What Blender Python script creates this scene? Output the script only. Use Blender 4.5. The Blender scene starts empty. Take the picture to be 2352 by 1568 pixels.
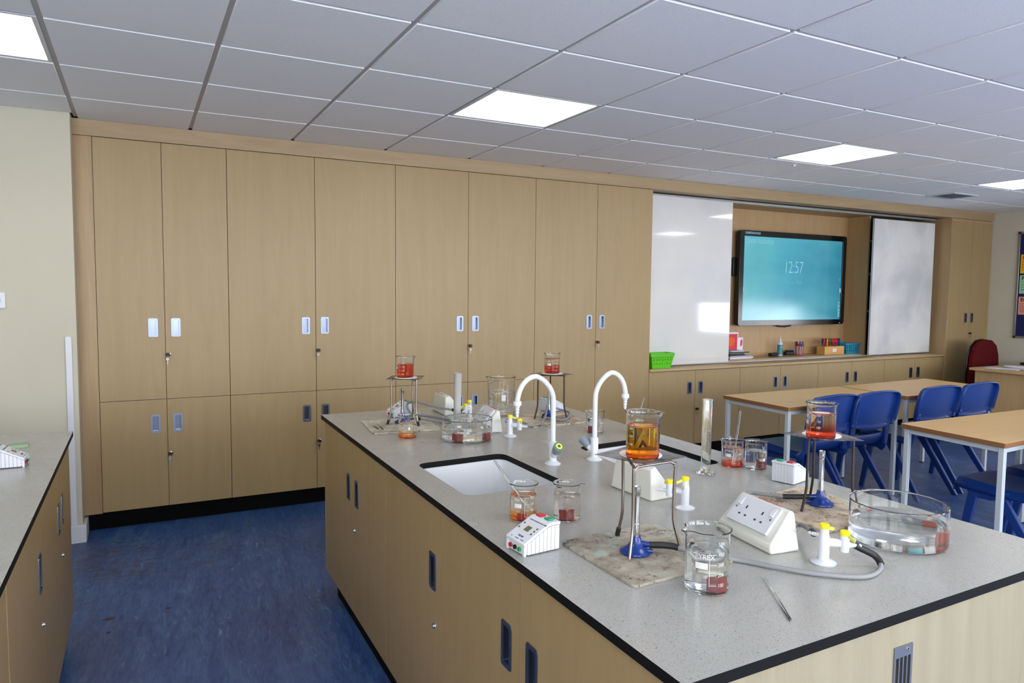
import bpy, bmesh, math, random
from mathutils import Vector, Matrix, Euler
from mathutils.geometry import tessellate_polygon
R = math.radians
PI = math.pi
random.seed(7)
sc = bpy.context.scene
col = sc.collection

# ------------------------------------------------------------------ camera
CAM = Vector((0.29158765, -4.72141658, 1.42980459))
YAW, PITCH, ROLL = R(27.689072), R(-3.99010663), R(0.5633855)
FPX = 1637.6334
fwd = Vector((math.sin(YAW) * math.cos(PITCH), math.cos(YAW) * math.cos(PITCH), math.sin(PITCH)))
rgt = Vector((math.cos(YAW), -math.sin(YAW), 0))
up = rgt.cross(fwd)
rgt, up = rgt * math.cos(ROLL) + up * math.sin(ROLL), -rgt * math.sin(ROLL) + up * math.cos(ROLL)
cd = bpy.data.cameras.new('camera')
cam = bpy.data.objects.new('camera', cd)
col.objects.link(cam)
cam.matrix_world = Matrix(((rgt.x, up.x, -fwd.x, CAM.x), (rgt.y, up.y, -fwd.y, CAM.y), (rgt.z, up.z, -fwd.z, CAM.z), (0, 0, 0, 1)))
cd.sensor_width = 36.0
cd.lens = 36.0 * FPX / 2352
cd.clip_start = 0.05
sc.camera = cam


def at(px, py, ax, val):
    """the point of the plane (coordinate ax = val) that the photograph shows at a pixel"""
    d = rgt * ((px - 1176) / FPX) - up * ((py - 784) / FPX) + fwd
    t = (val - CAM[ax]) / d[ax]
    return CAM + d * t


# ------------------------------------------------------------------ world, exposure, light
w = bpy.data.worlds.new('daylight')
sc.world = w
w.use_nodes = True
bg = w.node_tree.nodes['Background']
bg.inputs[0].default_value = (0.88, 0.92, 1.0, 1)
bg.inputs[1].default_value = 12.5
sc.view_settings.view_transform = 'Standard'
sc.view_settings.look = 'None'
sc.view_settings.exposure = 0.05
sc.view_settings.gamma = 1.0
sc.view_settings.use_curve_mapping = False
LAMP = 7.0
sc.cycles.max_bounces = 40
sc.cycles.diffuse_bounces = 5
sc.cycles.glossy_bounces = 6
sc.cycles.transmission_bounces = 36
sc.cycles.transparent_max_bounces = 12
sc.cycles.sample_clamp_indirect = 6.0
sc.cycles.caustics_reflective = False

XL, XR, YB = -3.0, 8.95, -6.5        # room
H = 2.37
NIB = -0.125
ZB = 0.84                            # bench top height


def portal(loc, rot, sx, sy):
    l = bpy.data.lights.new('window_daylight', 'AREA')
    l.shape = 'RECTANGLE'
    l.size, l.size_y = sx, sy
    l.cycles.is_portal = True
    o = bpy.data.objects.new('window_daylight', l)
    o.location = loc
    o.rotation_euler = rot
    col.objects.link(o)


# ------------------------------------------------------------------ materials
def lin(c):
    return tuple(((v / 255) / 12.92 if v / 255 <= 0.04045 else ((v / 255 + 0.055) / 1.055) ** 2.4) for v in c) + (1,)


MATS = {}


def mat(name, rgb, rough=0.5, metal=0.0, spec=0.5, **kw):
    if name in MATS:
        return MATS[name]
    m = bpy.data.materials.new(name)
    m.use_nodes = True
    b = m.node_tree.nodes['Principled BSDF']
    b.inputs['Base Color'].default_value = lin(rgb)
    b.inputs['Roughness'].default_value = rough
    b.inputs['Metallic'].default_value = metal
    b.inputs['Specular IOR Level'].default_value = spec
    for k, v in kw.items():
        b.inputs[k.replace('_', ' ')].default_value = v
    MATS[name] = m
    return m


def N(m, t, **props):
    n = m.node_tree.nodes.new(t)
    for k, v in props.items():
        setattr(n, k, v)
    return n


def L(m, a, b):
    m.node_tree.links.new(a, b)


def coords(m, scale, rand=True, kind='Object'):
    tc = N(m, 'ShaderNodeTexCoord')
    mp = N(m, 'ShaderNodeMapping')
    mp.inputs['Scale'].default_value = scale
    if rand:
        oi = N(m, 'ShaderNodeObjectInfo')
        mul = N(m, 'ShaderNodeMath', operation='MULTIPLY')
        mul.inputs[1].default_value = 37.0
        L(m, oi.outputs['Random'], mul.inputs[0])
        ad = N(m, 'ShaderNodeVectorMath', operation='ADD')
        L(m, tc.outputs[kind], ad.inputs[0])
        L(m, mul.outputs[0], ad.inputs[1])
        L(m, ad.outputs[0], mp.inputs['Vector'])
    else:
        L(m, tc.outputs[kind], mp.inputs['Vector'])
    return mp.outputs['Vector']


def noise(m, vec, scale, detail=4, rough=0.55, dist=0.0):
    n = N(m, 'ShaderNodeTexNoise')
    n.inputs['Scale'].default_value = scale
    n.inputs['Detail'].default_value = detail
    n.inputs['Roughness'].default_value = rough
    n.inputs['Distortion'].default_value = dist
    L(m, vec, n.inputs['Vector'])
    return n.outputs['Fac']


def ramp(m, fac, stops):
    r = N(m, 'ShaderNodeValToRGB')
    el = r.color_ramp.elements
    while len(el) < len(stops):
        el.new(0.5)
    for e, (p, c) in zip(el, stops):
        e.position = p
        e.color = c if len(c) == 4 else lin(c)
    L(m, fac, r.inputs['Fac'])
    return r.outputs['Color']


def mix(m, fac, a, b, mode='MIX'):
    n = N(m, 'ShaderNodeMix', data_type='RGBA', blend_type=mode)
    for sock, v in ((n.inputs[0], fac), (n.inputs[6], a), (n.inputs[7], b)):
        if isinstance(v, (int, float)):
            sock.default_value = v
        elif isinstance(v, tuple):
            sock.default_value = v if len(v) == 4 else lin(v)
        else:
            L(m, v, sock)
    return n.outputs[2]


def base(m):
    return m.node_tree.nodes['Principled BSDF']


def bump(m, fac, strength, distance=0.002):
    b = N(m, 'ShaderNodeBump')
    b.inputs['Strength'].default_value = strength
    b.inputs['Distance'].default_value = distance
    L(m, fac, b.inputs['Height'])
    L(m, b.outputs[0], base(m).inputs['Normal'])


def wood(name, light, dark, axis='z', rough=0.42, k=1.0):
    """fine straight-grained veneer, grain along the axis"""
    m = mat(name, light, rough)
    s = {'z': (26, 26, 1.1), 'x': (1.1, 26, 26), 'y': (26, 1.1, 26)}[axis]
    v = coords(m, tuple(a * k for a in s))
    n1 = noise(m, v, 1.0, 5, 0.6, 0.35)
    s2 = {'z': (5, 5, 0.5), 'x': (0.5, 5, 5), 'y': (5, 0.5, 5)}[axis]
    v2 = coords(m, s2)
    n2 = noise(m, v2, 1.0, 3, 0.5, 1.6)
    s3 = {'z': (160, 160, 5), 'x': (5, 160, 160), 'y': (160, 5, 160)}[axis]
    n3 = noise(m, coords(m, s3), 1.0, 2)
    c1 = ramp(m, n1, [(0.3, dark), (0.62, light)])
    c2 = mix(m, 0.45, c1, ramp(m, n2, [(0.35, dark), (0.5, light), (0.56, dark), (0.66, light)]))
    c3 = mix(m, 0.18, c2, ramp(m, n3, [(0.35, dark), (0.6, light)]))
    L(m, c3, base(m).inputs['Base Color'])
    return m


M_maple = wood('maple_veneer', (160, 136, 94), (152, 127, 86))
M_maple_x = wood('maple_veneer_across', (180, 154, 112), (162, 134, 94), 'x')
M_oak_x = wood('oak_fascia', (166, 143, 108), (148, 123, 90), 'x')
M_oak_z = wood('oak_filler', (170, 142, 102), (150, 120, 84), 'z')
M_niche = wood('niche_veneer', (180, 149, 106), (168, 136, 95))
M_ash = wood('pale_ash_end', (150, 141, 116), (139, 128, 102))
M_beech = wood('beech_table_top', (214, 178, 122), (204, 167, 110), 'x', 0.38)
M_desk = wood('desk_beech', (192, 160, 112), (176, 142, 96))
M_edgewood = mat('brown_table_edge', (136, 92, 56), 0.4)
M_black = mat('black_plastic', (14, 14, 15), 0.45)
M_kick = mat('black_kick_board', (8, 8, 8), 0.7, 0, 0.1)
M_blackedge = mat('black_laminate_core', (18, 18, 18), 0.6, 0, 0.12)
M_satin = mat('satin_metal', (158, 159, 160), 0.38, 1.0)
M_handle = mat('brushed_handle_metal', (128, 136, 152), 0.32, 0.95)
M_recess = mat('shaded_recess_metal', (118, 126, 142), 0.24, 0.95)  # handle metal darkened, so the shade of the recess sits in its colour
M_chrome = mat('chrome', (205, 205, 205), 0.12, 1.0)
M_steel = mat('worn_steel', (120, 108, 98), 0.42, 0.9)
M_steel2 = mat('bright_steel', (150, 140, 132), 0.3, 1.0)
M_iron = mat('dark_scorched_iron', (58, 48, 44), 0.55, 0.5)
M_white = mat('white_plastic', (206, 208, 214), 0.32)
M_cream = mat('cream_plastic', (208, 207, 197), 0.28)
M_ceramic = mat('white_glazed_ceramic', (214, 216, 218), 0.15)
M_tap = mat('white_coated_metal', (206, 209, 213), 0.16)
M_yellow = mat('yellow_plastic', (240, 218, 20), 0.4)
M_yellow2 = mat('pale_yellow_lever', (206, 208, 84), 0.4)
M_greyplastic = mat('grey_plastic', (122, 132, 142), 0.4)
M_hose = mat('grey_rubber_hose', (128, 128, 130), 0.5)
M_rubber = mat('black_rubber', (18, 18, 18), 0.55)
M_green = mat('green_button', (20, 140, 92), 0.3)
M_red = mat('red_button', (178, 24, 34), 0.3)
M_blueenamel = mat('blue_enamel', (16, 50, 124), 0.18)
M_chair = mat('blue_polypropylene', (14, 50, 118), 0.36)
M_frame = mat('grey_painted_steel', (186, 194, 198), 0.35)
M_redfabric = mat('dark_red_fabric', (78, 6, 10), 0.95, 0, 0.2)
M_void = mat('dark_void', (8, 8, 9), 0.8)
M_greenbasket = mat('lime_green_plastic', (92, 190, 22), 0.4)
M_bluebasket = mat('turquoise_plastic', (30, 140, 178), 0.4)
M_paper = mat('white_paper', (232, 230, 232), 0.8)
M_print = mat('dark_print', (45, 48, 55), 0.6)
M_glassprint = mat('white_enamel_print', (205, 205, 205), 0.6)
M_lcd = mat('olive_lcd', (104, 98, 82), 0.25)
M_blind = mat('roller_blind_fabric', (206, 206, 200), 0.9)
M_slot = mat('dark_socket_slot', (50, 44, 48), 0.7)
M_rail = mat('anodised_rail', (186, 190, 192), 0.35, 0.7)
M_pine = wood('pine_block', (212, 166, 96), (190, 140, 72), 'x')
M_grid = mat('ceiling_grid_bar', (188, 185, 184), 0.5)


def emis(name, rgb, strength):
    m = bpy.data.materials.new(name)
    m.use_nodes = True
    b = m.node_tree.nodes['Principled BSDF']
    b.inputs['Base Color'].default_value = (0.8, 0.8, 0.8, 1)
    b.inputs['Emission Color'].default_value = lin(rgb)
    b.inputs['Emission Strength'].default_value = strength
    return m


M_lamp = emis('lamp_diffuser', (255, 250, 240), LAMP)
M_led = emis('green_led', (40, 255, 140), 3.0)
M_bled = emis('blue_led', (60, 60, 255), 4.0)


def wall_mat(name, rgb):
    m = mat(name, rgb, 0.75)
    v = coords(m, (1, 1, 1), False)
    n = noise(m, v, 1.3, 4)
    L(m, ramp(m, n, [(0.35, tuple(c - 5 for c in rgb)), (0.65, rgb)]), base(m).inputs['Base Color'])
    bump(m, noise(m, v, 160, 2), 0.12, 0.001)
    return m


M_wall = wall_mat('cream_wall_paint', (195, 190, 171))
M_tile = mat('mineral_ceiling_tile', (236, 237, 240), 0.85)
_v = coords(M_tile, (1, 1, 1))
L(M_tile, ramp(M_tile, noise(M_tile, _v, 300, 3), [(0.3, (228, 230, 234)), (0.6, (241, 243, 246))]), base(M_tile).inputs['Base Color'])
bump(M_tile, noise(M_tile, _v, 260, 3), 0.35, 0.0015)


def stone_mat():
    m = mat('grey_speckled_worktop', (176, 175, 170), 0.24)
    v = coords(m, (1, 1, 1), False)
    cols = (178, 177, 172)
    n0 = noise(m, v, 7, 4)
    c = ramp(m, n0, [(0.25, (166, 165, 160)), (0.75, (172, 171, 167))])
    n1 = noise(m, v, 420, 2, 0.5)
    c = mix(m, 1.0, c, ramp(m, n1, [(0.28, (205, 204, 202)), (0.40, (240, 240, 238)), (0.8, (246, 246, 244))]), 'MULTIPLY')
    for sc_, thr, dark in ((620, 0.075, (104, 103, 103)), (440, 0.035, (126, 123, 120)), (300, 0.010, (96, 93, 92)), (800, 0.08, (118, 117, 116))):
        vo = N(m, 'ShaderNodeTexVoronoi')
        vo.inputs['Scale'].default_value = sc_
        L(m, v, vo.inputs['Vector'])
        wn = N(m, 'ShaderNodeTexWhiteNoise')
        L(m, vo.outputs['Position'], wn.inputs['Vector'])
        lt = N(m, 'ShaderNodeMath', operation='LESS_THAN')
        lt.inputs[1].default_value = thr
        L(m, wn.outputs['Value'], lt.inputs[0])
        l2 = N(m, 'ShaderNodeMath', operation='LESS_THAN')
        l2.inputs[1].default_value = 0.42
        L(m, vo.outputs['Distance'], l2.inputs[0])
        mu = N(m, 'ShaderNodeMath', operation='MULTIPLY')
        L(m, lt.outputs[0], mu.inputs[0])
        L(m, l2.outputs[0], mu.inputs[1])
        c = mix(m, mu.outputs[0], c, dark)
    L(m, c, base(m).inputs['Base Color'])
    rr = ramp(m, noise(m, v, 5, 2), [(0.25, (0.24,) * 3 + (1,)), (0.8, (0.30,) * 3 + (1,))])
    L(m, rr, base(m).inputs['Roughness'])
    return m


M_stone = stone_mat()


def floor_mat():
    m = mat('blue_marbled_lino', (52, 82, 138), 0.42)
    tc = N(m, 'ShaderNodeTexCoord')
    mp = N(m, 'ShaderNodeMapping')
    mp.inputs['Rotation'].default_value = (0, 0, R(6))
    L(m, tc.outputs['Object'], mp.inputs['Vector'])

    def sv(s):
        q = N(m, 'ShaderNodeMapping')
        q.inputs['Scale'].default_value = s
        L(m, mp.outputs[0], q.inputs['Vector'])
        return q.outputs[0]
    n1 = noise(m, sv((9, 1.6, 1)), 1.0, 7, 0.62, 1.2)
    c = ramp(m, n1, [(0.30, (26, 52, 108)), (0.5, (50, 82, 136)), (0.70, (92, 122, 164))])
    n2 = noise(m, sv((34, 7, 1)), 1.0, 5, 0.7, 1.8)
    c = mix(m, 0.6, c, ramp(m, n2, [(0.34, (22, 44, 98)), (0.5, (52, 84, 138)), (0.62, (70, 102, 150)), (0.72, (134, 164, 194))]))
    n3 = noise(m, sv((13, 30, 1)), 1.0, 7, 0.8, 0.6)
    n3b = noise(m, sv((0.9, 0.9, 1)), 1.0, 3)
    dm = N(m, 'ShaderNodeMath', operation='MULTIPLY')
    L(m, n3, dm.inputs[0])
    L(m, n3b, dm.inputs[1])
    c = mix(m, ramp(m, dm.outputs[0], [(0.29, (0, 0, 0, 1)), (0.37, (0.8, 0.8, 0.8, 1))]), c, (62, 60, 56))
    L(m, c, base(m).inputs['Base Color'])
    L(m, ramp(m, n3b, [(0.3, (0.30,) * 3 + (1,)), (0.7, (0.5,) * 3 + (1,))]), base(m).inputs['Roughness'])
    return m


M_floor = floor_mat()


def glass(name, tint=(1, 1, 1), ior=1.47, rough=0.0):
    m = bpy.data.materials.new(name)
    m.use_nodes = True
    b = m.node_tree.nodes['Principled BSDF']
    b.inputs['Base Color'].default_value = tuple(tint) + (1,)
    b.inputs['Transmission Weight'].default_value = 1.0
    b.inputs['Roughness'].default_value = rough
    b.inputs['IOR'].default_value = ior
    return m


M_glass = glass('borosilicate_glass', (0.97, 0.985, 0.98))
M_glass2 = glass('greenish_glass_rod', (0.93, 0.98, 0.955), 1.47, 0.08)
M_clearplastic = glass('clear_yellowed_plastic', (0.985, 0.985, 0.95), 1.49, 0.06)
M_milky = mat('milky_plastic', (190, 190, 182), 0.35, **{'Transmission_Weight': 0.25})
M_water = glass('clear_water', (0.985, 0.99, 0.99), 1.33)
M_pinkwater = glass('faintly_pink_water', (0.99, 0.93, 0.90), 1.33)


def dyed(name, stops):
    """water dyed by the jelly: colour over height, stops = (z, rgb linear)"""
    m = glass(name, (1, 1, 1), 1.33)
    tc = N(m, 'ShaderNodeTexCoord')
    sx = N(m, 'ShaderNodeSeparateXYZ')
    L(m, tc.outputs['Object'], sx.inputs[0])
    ns = noise(m, tc.outputs['Object'], 60, 3)
    ma = N(m, 'ShaderNodeMath', operation='MULTIPLY_ADD')
    ma.inputs[1].default_value = 0.012
    L(m, ns, ma.inputs[0])
    L(m, sx.outputs['Z'], ma.inputs[2])
    mr = N(m, 'ShaderNodeMapRange')
    mr.inputs['From Min'].default_value = 0.006
    mr.inputs['From Max'].default_value = 0.106
    L(m, ma.outputs[0], mr.inputs['Value'])
    c = ramp(m, mr.outputs[0], [(z / 0.1, tuple(k) + (1,)) for z, k in stops])
    L(m, c, base(m).inputs['Base Color'])
    return m


D_orange = dyed('orange_dyed_water', [(0.0, (0.98, 0.22, 0.0)), (0.035, (1.0, 0.42, 0.01)), (0.062, (1.0, 0.66, 0.10)), (0.075, (1.0, 0.48, 0.06))])
D_redorange = dyed('red_orange_dyed_water', [(0.0, (0.80, 0.09, 0.01)), (0.03, (0.90, 0.09, 0.005)), (0.07, (0.85, 0.11, 0.015))])
D_halfred = dyed('half_red_dyed_water', [(0.0, (0.85, 0.06, 0.01)), (0.030, (0.85, 0.08, 0.02)), (0.042, (0.97, 0.80, 0.66)), (0.062, (0.97, 0.86, 0.76)), (0.068, (0.9, 0.35, 0.22))])
D_halfred2 = dyed('smoky_red_dyed_water', [(0.0, (0.80, 0.05, 0.01)), (0.026, (0.85, 0.10, 0.03)), (0.040, (0.97, 0.72, 0.62)), (0.055, (0.98, 0.93, 0.90)), (0.068, (0.92, 0.48, 0.38))])
D_bottomorange = dyed('orange_bottomed_water', [(0.0, (1.0, 0.22, 0.0)), (0.012, (1.0, 0.30, 0.01)), (0.022, (0.97, 0.88, 0.74)), (0.06, (0.97, 0.93, 0.84)), (0.07, (0.97, 0.60, 0.34))])
D_bottomred = dyed('red_bottomed_water', [(0.0, (0.80, 0.05, 0.02)), (0.013, (0.86, 0.10, 0.04)), (0.024, (0.96, 0.80, 0.76)), (0.055, (0.96, 0.86, 0.84)), (0.063, (0.90, 0.55, 0.50))])

M_jelly = mat('dark_red_jelly', (186, 14, 1), 0.12, **{'Transmission_Weight': 0.5, 'Subsurface_Weight': 0.35})
base(M_jelly).inputs['Subsurface Radius'].default_value = (0.02, 0.004, 0.002)
base(M_jelly).inputs['Subsurface Scale'].default_value = 0.6
M_jellyo = mat('orange_jelly', (226, 74, 6), 0.18, **{'Transmission_Weight': 0.35, 'Subsurface_Weight': 0.4})


def mat_board(name, lightc, darkc, spot, amount, scorch=0.0):
    """chalky board: soft stains, small scorch spots and a few pale green smears"""
    m = mat(name, lightc, 0.8)
    v = coords(m, (1, 1, 1))
    c = ramp(m, noise(m, v, 16, 6, 0.6), [(0.36 - amount, tuple(int(k * 0.97) for k in darkc)), (0.58 + amount, lightc)])
    n2 = noise(m, v, 42, 4, 0.6)
    c = mix(m, ramp(m, n2, [(0.56 - scorch, (0, 0, 0, 1)), (0.66 - scorch, (0.7,) * 3 + (1,))]), c, spot)
    n3 = noise(m, v, 110, 4, 0.7)
    n3b = noise(m, v, 9, 2)
    mu = N(m, 'ShaderNodeMath', operation='MULTIPLY')
    L(m, n3, mu.inputs[0])
    L(m, n3b, mu.inputs[1])
    c = mix(m, ramp(m, mu.outputs[0], [(0.30 - scorch * 0.6, (0, 0, 0, 1)), (0.35 - scorch * 0.6, (0.75,) * 3 + (1,))]), c, (52, 42, 36))
    n4 = noise(m, v, 13, 2)
    c = mix(m, ramp(m, n4, [(0.62, (0, 0, 0, 1)), (0.74, (0.55,) * 3 + (1,))]), c, (170, 190, 182))
    L(m, c, base(m).inputs['Base Color'])
    bump(m, noise(m, v, 90, 4), 0.3, 0.001)
    return m


M_mat_clean = mat_board('chalky_mat', (206, 202, 182), (176, 166, 142), (128, 112, 84), 0.02, -0.02)
M_mat_dirty = mat_board('stained_mat', (172, 166, 150), (128, 116, 98), (96, 80, 62), 0.03, 0.0)
M_mat_scorch = mat_board('scorched_cream_mat', (204, 188, 166), (176, 156, 130), (112, 84, 60), 0.0, 0.02)


def whiteboard_mat(name, smudge):
    m = mat(name, (216, 215, 211), 0.07)
    v = coords(m, (1, 1, 1), False)
    n = noise(m, v, 2.2, 4, 0.5, 0.35)
    c = ramp(m, n, [(0.36, tuple(int(214 - smudge) for _ in range(3))), (0.6, (214, 213, 209))])
    L(m, c, base(m).inputs['Base Color'])
    bump(m, noise(m, coords(m, (9, 9, 2.5), False), 1.0, 2), 0.05, 0.004)
    return m


M_wb = whiteboard_mat('glossy_whiteboard', 8)
M_wb2 = whiteboard_mat('smudged_whiteboard', 26)
base(M_wb2).inputs['Roughness'].default_value = 0.45
base(M_wb).inputs['Coat Weight'].default_value = 1.0
base(M_wb).inputs['Coat Roughness'].default_value = 0.04
base(M_wb).inputs['Coat IOR'].default_value = 1.55


def screen_mat():
    m = emis('lit_turquoise_screen', (80, 170, 186), 1.0)
    base(m).inputs['Base Color'].default_value = (0.01, 0.01, 0.01, 1)
    base(m).inputs['Roughness'].default_value = 0.15
    tc = N(m, 'ShaderNodeTexCoord')
    sx = N(m, 'ShaderNodeSeparateXYZ')
    L(m, tc.outputs['Generated'], sx.inputs[0])
    c = ramp(m, sx.outputs['X'], [(0.0, (98, 182, 192)), (0.45, (66, 160, 184)), (0.75, (62, 148, 170)), (1.0, (40, 122, 148))])
    gz = N(m, 'ShaderNodeMath', operation='ABSOLUTE')
    s5 = N(m, 'ShaderNodeMath', operation='SUBTRACT')
    s5.inputs[1].default_value = 0.5
    L(m, sx.outputs['X'], s5.inputs[0])
    L(m, s5.outputs[0], gz.inputs[0])
    pw = N(m, 'ShaderNodeMath', operation='MULTIPLY_ADD')
    pw.inputs[1].default_value = 0.35
    L(m, gz.outputs[0], pw.inputs[0])
    L(m, sx.outputs['Z'], pw.inputs[2])
    g = ramp(m, pw.outputs[0], [(0.0, (1, 1, 1, 1)), (0.2, (0, 0, 0, 1))])
    g2 = N(m, 'ShaderNodeMath', operation='MULTIPLY')
    g2.inputs[1].default_value = 0.6
    L(m, g, g2.inputs[0])
    c = mix(m, g2.outputs[0], c, (150, 218, 232))
    c = mix(m, 0.2, c, ramp(m, noise(m, tc.outputs['Generated'], 2.5, 2), [(0.35, (38, 120, 150)), (0.65, (110, 190, 200))]))
    L(m, c, base(m).inputs['Emission Color'])
    return m


M_screen = screen_mat()
M_scrtext = emis('screen_lettering', (150, 206, 222), 0.95)
base(M_scrtext).inputs['Base Color'].default_value = (0.02, 0.03, 0.03, 1)
M_scrtext2 = emis('screen_lettering_faint', (96, 176, 196), 0.95)
base(M_scrtext2).inputs['Base Color'].default_value = (0.02, 0.03, 0.03, 1)

M_mesh = mat('woven_wire_gauze', (96, 92, 90), 0.4, 0.8)
_v = coords(M_mesh, (1, 1, 1), False)


def gauze_alpha(m):
    tc = N(m, 'ShaderNodeTexCoord')
    sx = N(m, 'ShaderNodeSeparateXYZ')
    L(m, tc.outputs['Object'], sx.inputs[0])
    outs = []
    for ax in ('X', 'Y'):
        a = N(m, 'ShaderNodeMath', operation='MULTIPLY')
        a.inputs[1].default_value = 340
        L(m, sx.outputs[ax], a.inputs[0])
        f = N(m, 'ShaderNodeMath', operation='FRACT')
        L(m, a.outputs[0], f.inputs[0])
        g = N(m, 'ShaderNodeMath', operation='LESS_THAN')
        g.inputs[1].default_value = 0.40
        L(m, f.outputs[0], g.inputs[0])
        outs.append(g.outputs[0])
    mx = N(m, 'ShaderNodeMath', operation='MAXIMUM')
    L(m, outs[0], mx.inputs[0])
    L(m, outs[1], mx.inputs[1])
    L(m, mx.outputs[0], base(m).inputs['Alpha'])
    L(m, ramp(m, noise(m, tc.outputs['Object'], 22, 4), [(0.35, (66, 62, 60)), (0.6, (158, 154, 152))]), base(m).inputs['Base Color'])


gauze_alpha(M_mesh)
M_pad = mat('white_ceramic_pad', (232, 220, 214), 0.85)


# ------------------------------------------------------------------ mesh helpers
class MB:
    def __init__(s):
        s.bm = bmesh.new()

    def box(s, x0, x1, y0, y1, z0, z1, mi=0):
        vs = [s.bm.verts.new(p) for p in ((x0, y0, z0), (x1, y0, z0), (x1, y1, z0), (x0, y1, z0), (x0, y0, z1), (x1, y0, z1), (x1, y1, z1), (x0, y1, z1))]
        for f in ((3, 2, 1, 0), (4, 5, 6, 7), (0, 1, 5, 4), (1, 2, 6, 5), (2, 3, 7, 6), (3, 0, 4, 7)):
            s.bm.faces.new([vs[i] for i in f]).material_index = mi
        return s

    def hexa(s, bottom, top, mi=0):
        """eight corners: bottom four and top four, both counter-clockwise from above"""
        vs = [s.bm.verts.new(p) for p in list(bottom) + list(top)]
        for f in ((3, 2, 1, 0), (4, 5, 6, 7), (0, 1, 5, 4), (1, 2, 6, 5), (2, 3, 7, 6), (3, 0, 4, 7)):
            s.bm.faces.new([vs[i] for i in f]).material_index = mi
        return s

    def prism(s, poly, d0, d1, plane='xy', mi=0):
        def P(a, b, d):
            return {'xy': (a, b, d), 'xz': (a, d, b), 'yz': (d, a, b)}[plane]
        n = len(poly)
        b = [s.bm.verts.new(P(a, c, d0)) for a, c in poly]
        t = [s.bm.verts.new(P(a, c, d1)) for a, c in poly]
        fs = [s.bm.faces.new(b[::-1]), s.bm.faces.new(t)]
        for i in range(n):
            fs.append(s.bm.faces.new((b[i], b[(i + 1) % n], t[(i + 1) % n], t[i])))
        for f in fs:
            f.material_index = mi
        return s

    def lathe(s, prof, seg=32, c=(0, 0, 0), close=False, mi=0):
        rings = []
        for r, z in prof:
            if r < 1e-6:
                rings.append([s.bm.verts.new((c[0], c[1], c[2] + z))])
            else:
                rings.append([s.bm.verts.new((c[0] + r * math.cos(2 * PI * i / seg), c[1] + r * math.sin(2 * PI * i / seg), c[2] + z)) for i in range(seg)])
        for a, b in zip(rings[:-1], rings[1:]):
            for i in range(seg):
                j = (i + 1) % seg
                if len(a) == 1 and len(b) == 1:
                    continue
                if len(a) == 1:
                    f = s.bm.faces.new((a[0], b[j], b[i]))
                elif len(b) == 1:
                    f = s.bm.faces.new((a[i], a[j], b[0]))
                else:
                    f = s.bm.faces.new((a[i], a[j], b[j], b[i]))
                f.material_index = mi
                f.smooth = True
        return s

    def tube(s, pts, r, seg=12, cap=True, mi=0):
        pts = [Vector(p) for p in pts]
        rr = r if isinstance(r, (list, tuple)) else [r] * len(pts)
        up_ = Vector((0, 0, 1))
        t0 = (pts[1] - pts[0]).normalized()
        if abs(t0.dot(up_)) > 0.95:
            up_ = Vector((1, 0, 0))
        nrm = (up_ - t0 * up_.dot(t0)).normalized()
        rings = []
        for i, p in enumerate(pts):
            t = ((pts[min(i + 1, len(pts) - 1)] - pts[max(i - 1, 0)])).normalized()
            nrm = (nrm - t * nrm.dot(t)).normalized()
            bi = t.cross(nrm)
            rings.append([s.bm.verts.new(p + (nrm * math.cos(2 * PI * k / seg) + bi * math.sin(2 * PI * k / seg)) * rr[i]) for k in range(seg)])
        for a, b in zip(rings[:-1], rings[1:]):
            for k in range(seg):
                f = s.bm.faces.new((a[k], a[(k + 1) % seg], b[(k + 1) % seg], b[k]))
                f.smooth = True
                f.material_index = mi
        if cap:
            s.bm.faces.new(rings[0][::-1]).material_index = mi
            s.bm.faces.new(rings[-1]).material_index = mi
        return s

    def slab(s, outer, holes, z0, z1, mt=0, ms=0):
        """plate with holes; mt top/bottom material, ms side material"""
        loops = [outer] + holes
        tris = tessellate_polygon([[Vector((a, b, 0)) for a, b in lp] for lp in loops])
        flat = [p for lp in loops for p in lp]
        bot = [s.bm.verts.new((a, b, z0)) for a, b in flat]
        top = [s.bm.verts.new((a, b, z1)) for a, b in flat]
        for t in tris:
            a, b, c = [flat[i] for i in t]
            ar = (b[0] - a[0]) * (c[1] - a[1]) - (c[0] - a[0]) * (b[1] - a[1])
            if abs(ar) < 1e-12:
                continue
            tt = t if ar > 0 else t[::-1]
            s.bm.faces.new([top[i] for i in tt]).material_index = mt
            s.bm.faces.new([bot[i] for i in tt[::-1]]).material_index = ms
        o = 0
        for lp in loops:
            n = len(lp)
            for i in range(n):
                s.bm.faces.new((bot[o + i], bot[o + (i + 1) % n], top[o + (i + 1) % n], top[o + i])).material_index = ms
            o += n
        return s

    def grid(s, rows, mi=0, smooth=True):
        vv = [[s.bm.verts.new(p) for p in row] for row in rows]
        for a, b in zip(vv[:-1], vv[1:]):
            for i in range(len(a) - 1):
                f = s.bm.faces.new((a[i], a[i + 1], b[i + 1], b[i]))
                f.smooth = smooth
                f.material_index = mi
        return s

    def build(s, name, mats, parent=None, bevel=0.0, seg=2, loc=None, rot=None, smooth=False, normals=True, angle=40, sharp=38):
        me = bpy.data.meshes.new(name)
        if normals:
            bmesh.ops.recalc_face_normals(s.bm, faces=s.bm.faces)
        if smooth:
            for f in s.bm.faces:
                f.smooth = True
        s.bm.to_mesh(me)
        s.bm.free()
        me.set_sharp_from_angle(angle=R(sharp))
        for m in (mats if isinstance(mats, (list, tuple)) else [mats]):
            me.materials.append(m)
        o = bpy.data.objects.new(name, me)
        col.objects.link(o)
        if parent:
            o.parent = parent
        if loc is not None:
            o.location = loc
        if rot is not None:
            o.rotation_euler = rot
        if bevel:
            b = o.modifiers.new('bevel', 'BEVEL')
            b.width = bevel
            b.segments = seg
            b.limit_method = 'ANGLE'
            b.angle_limit = R(angle)
            b.harden_normals = False
        return o


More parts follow.
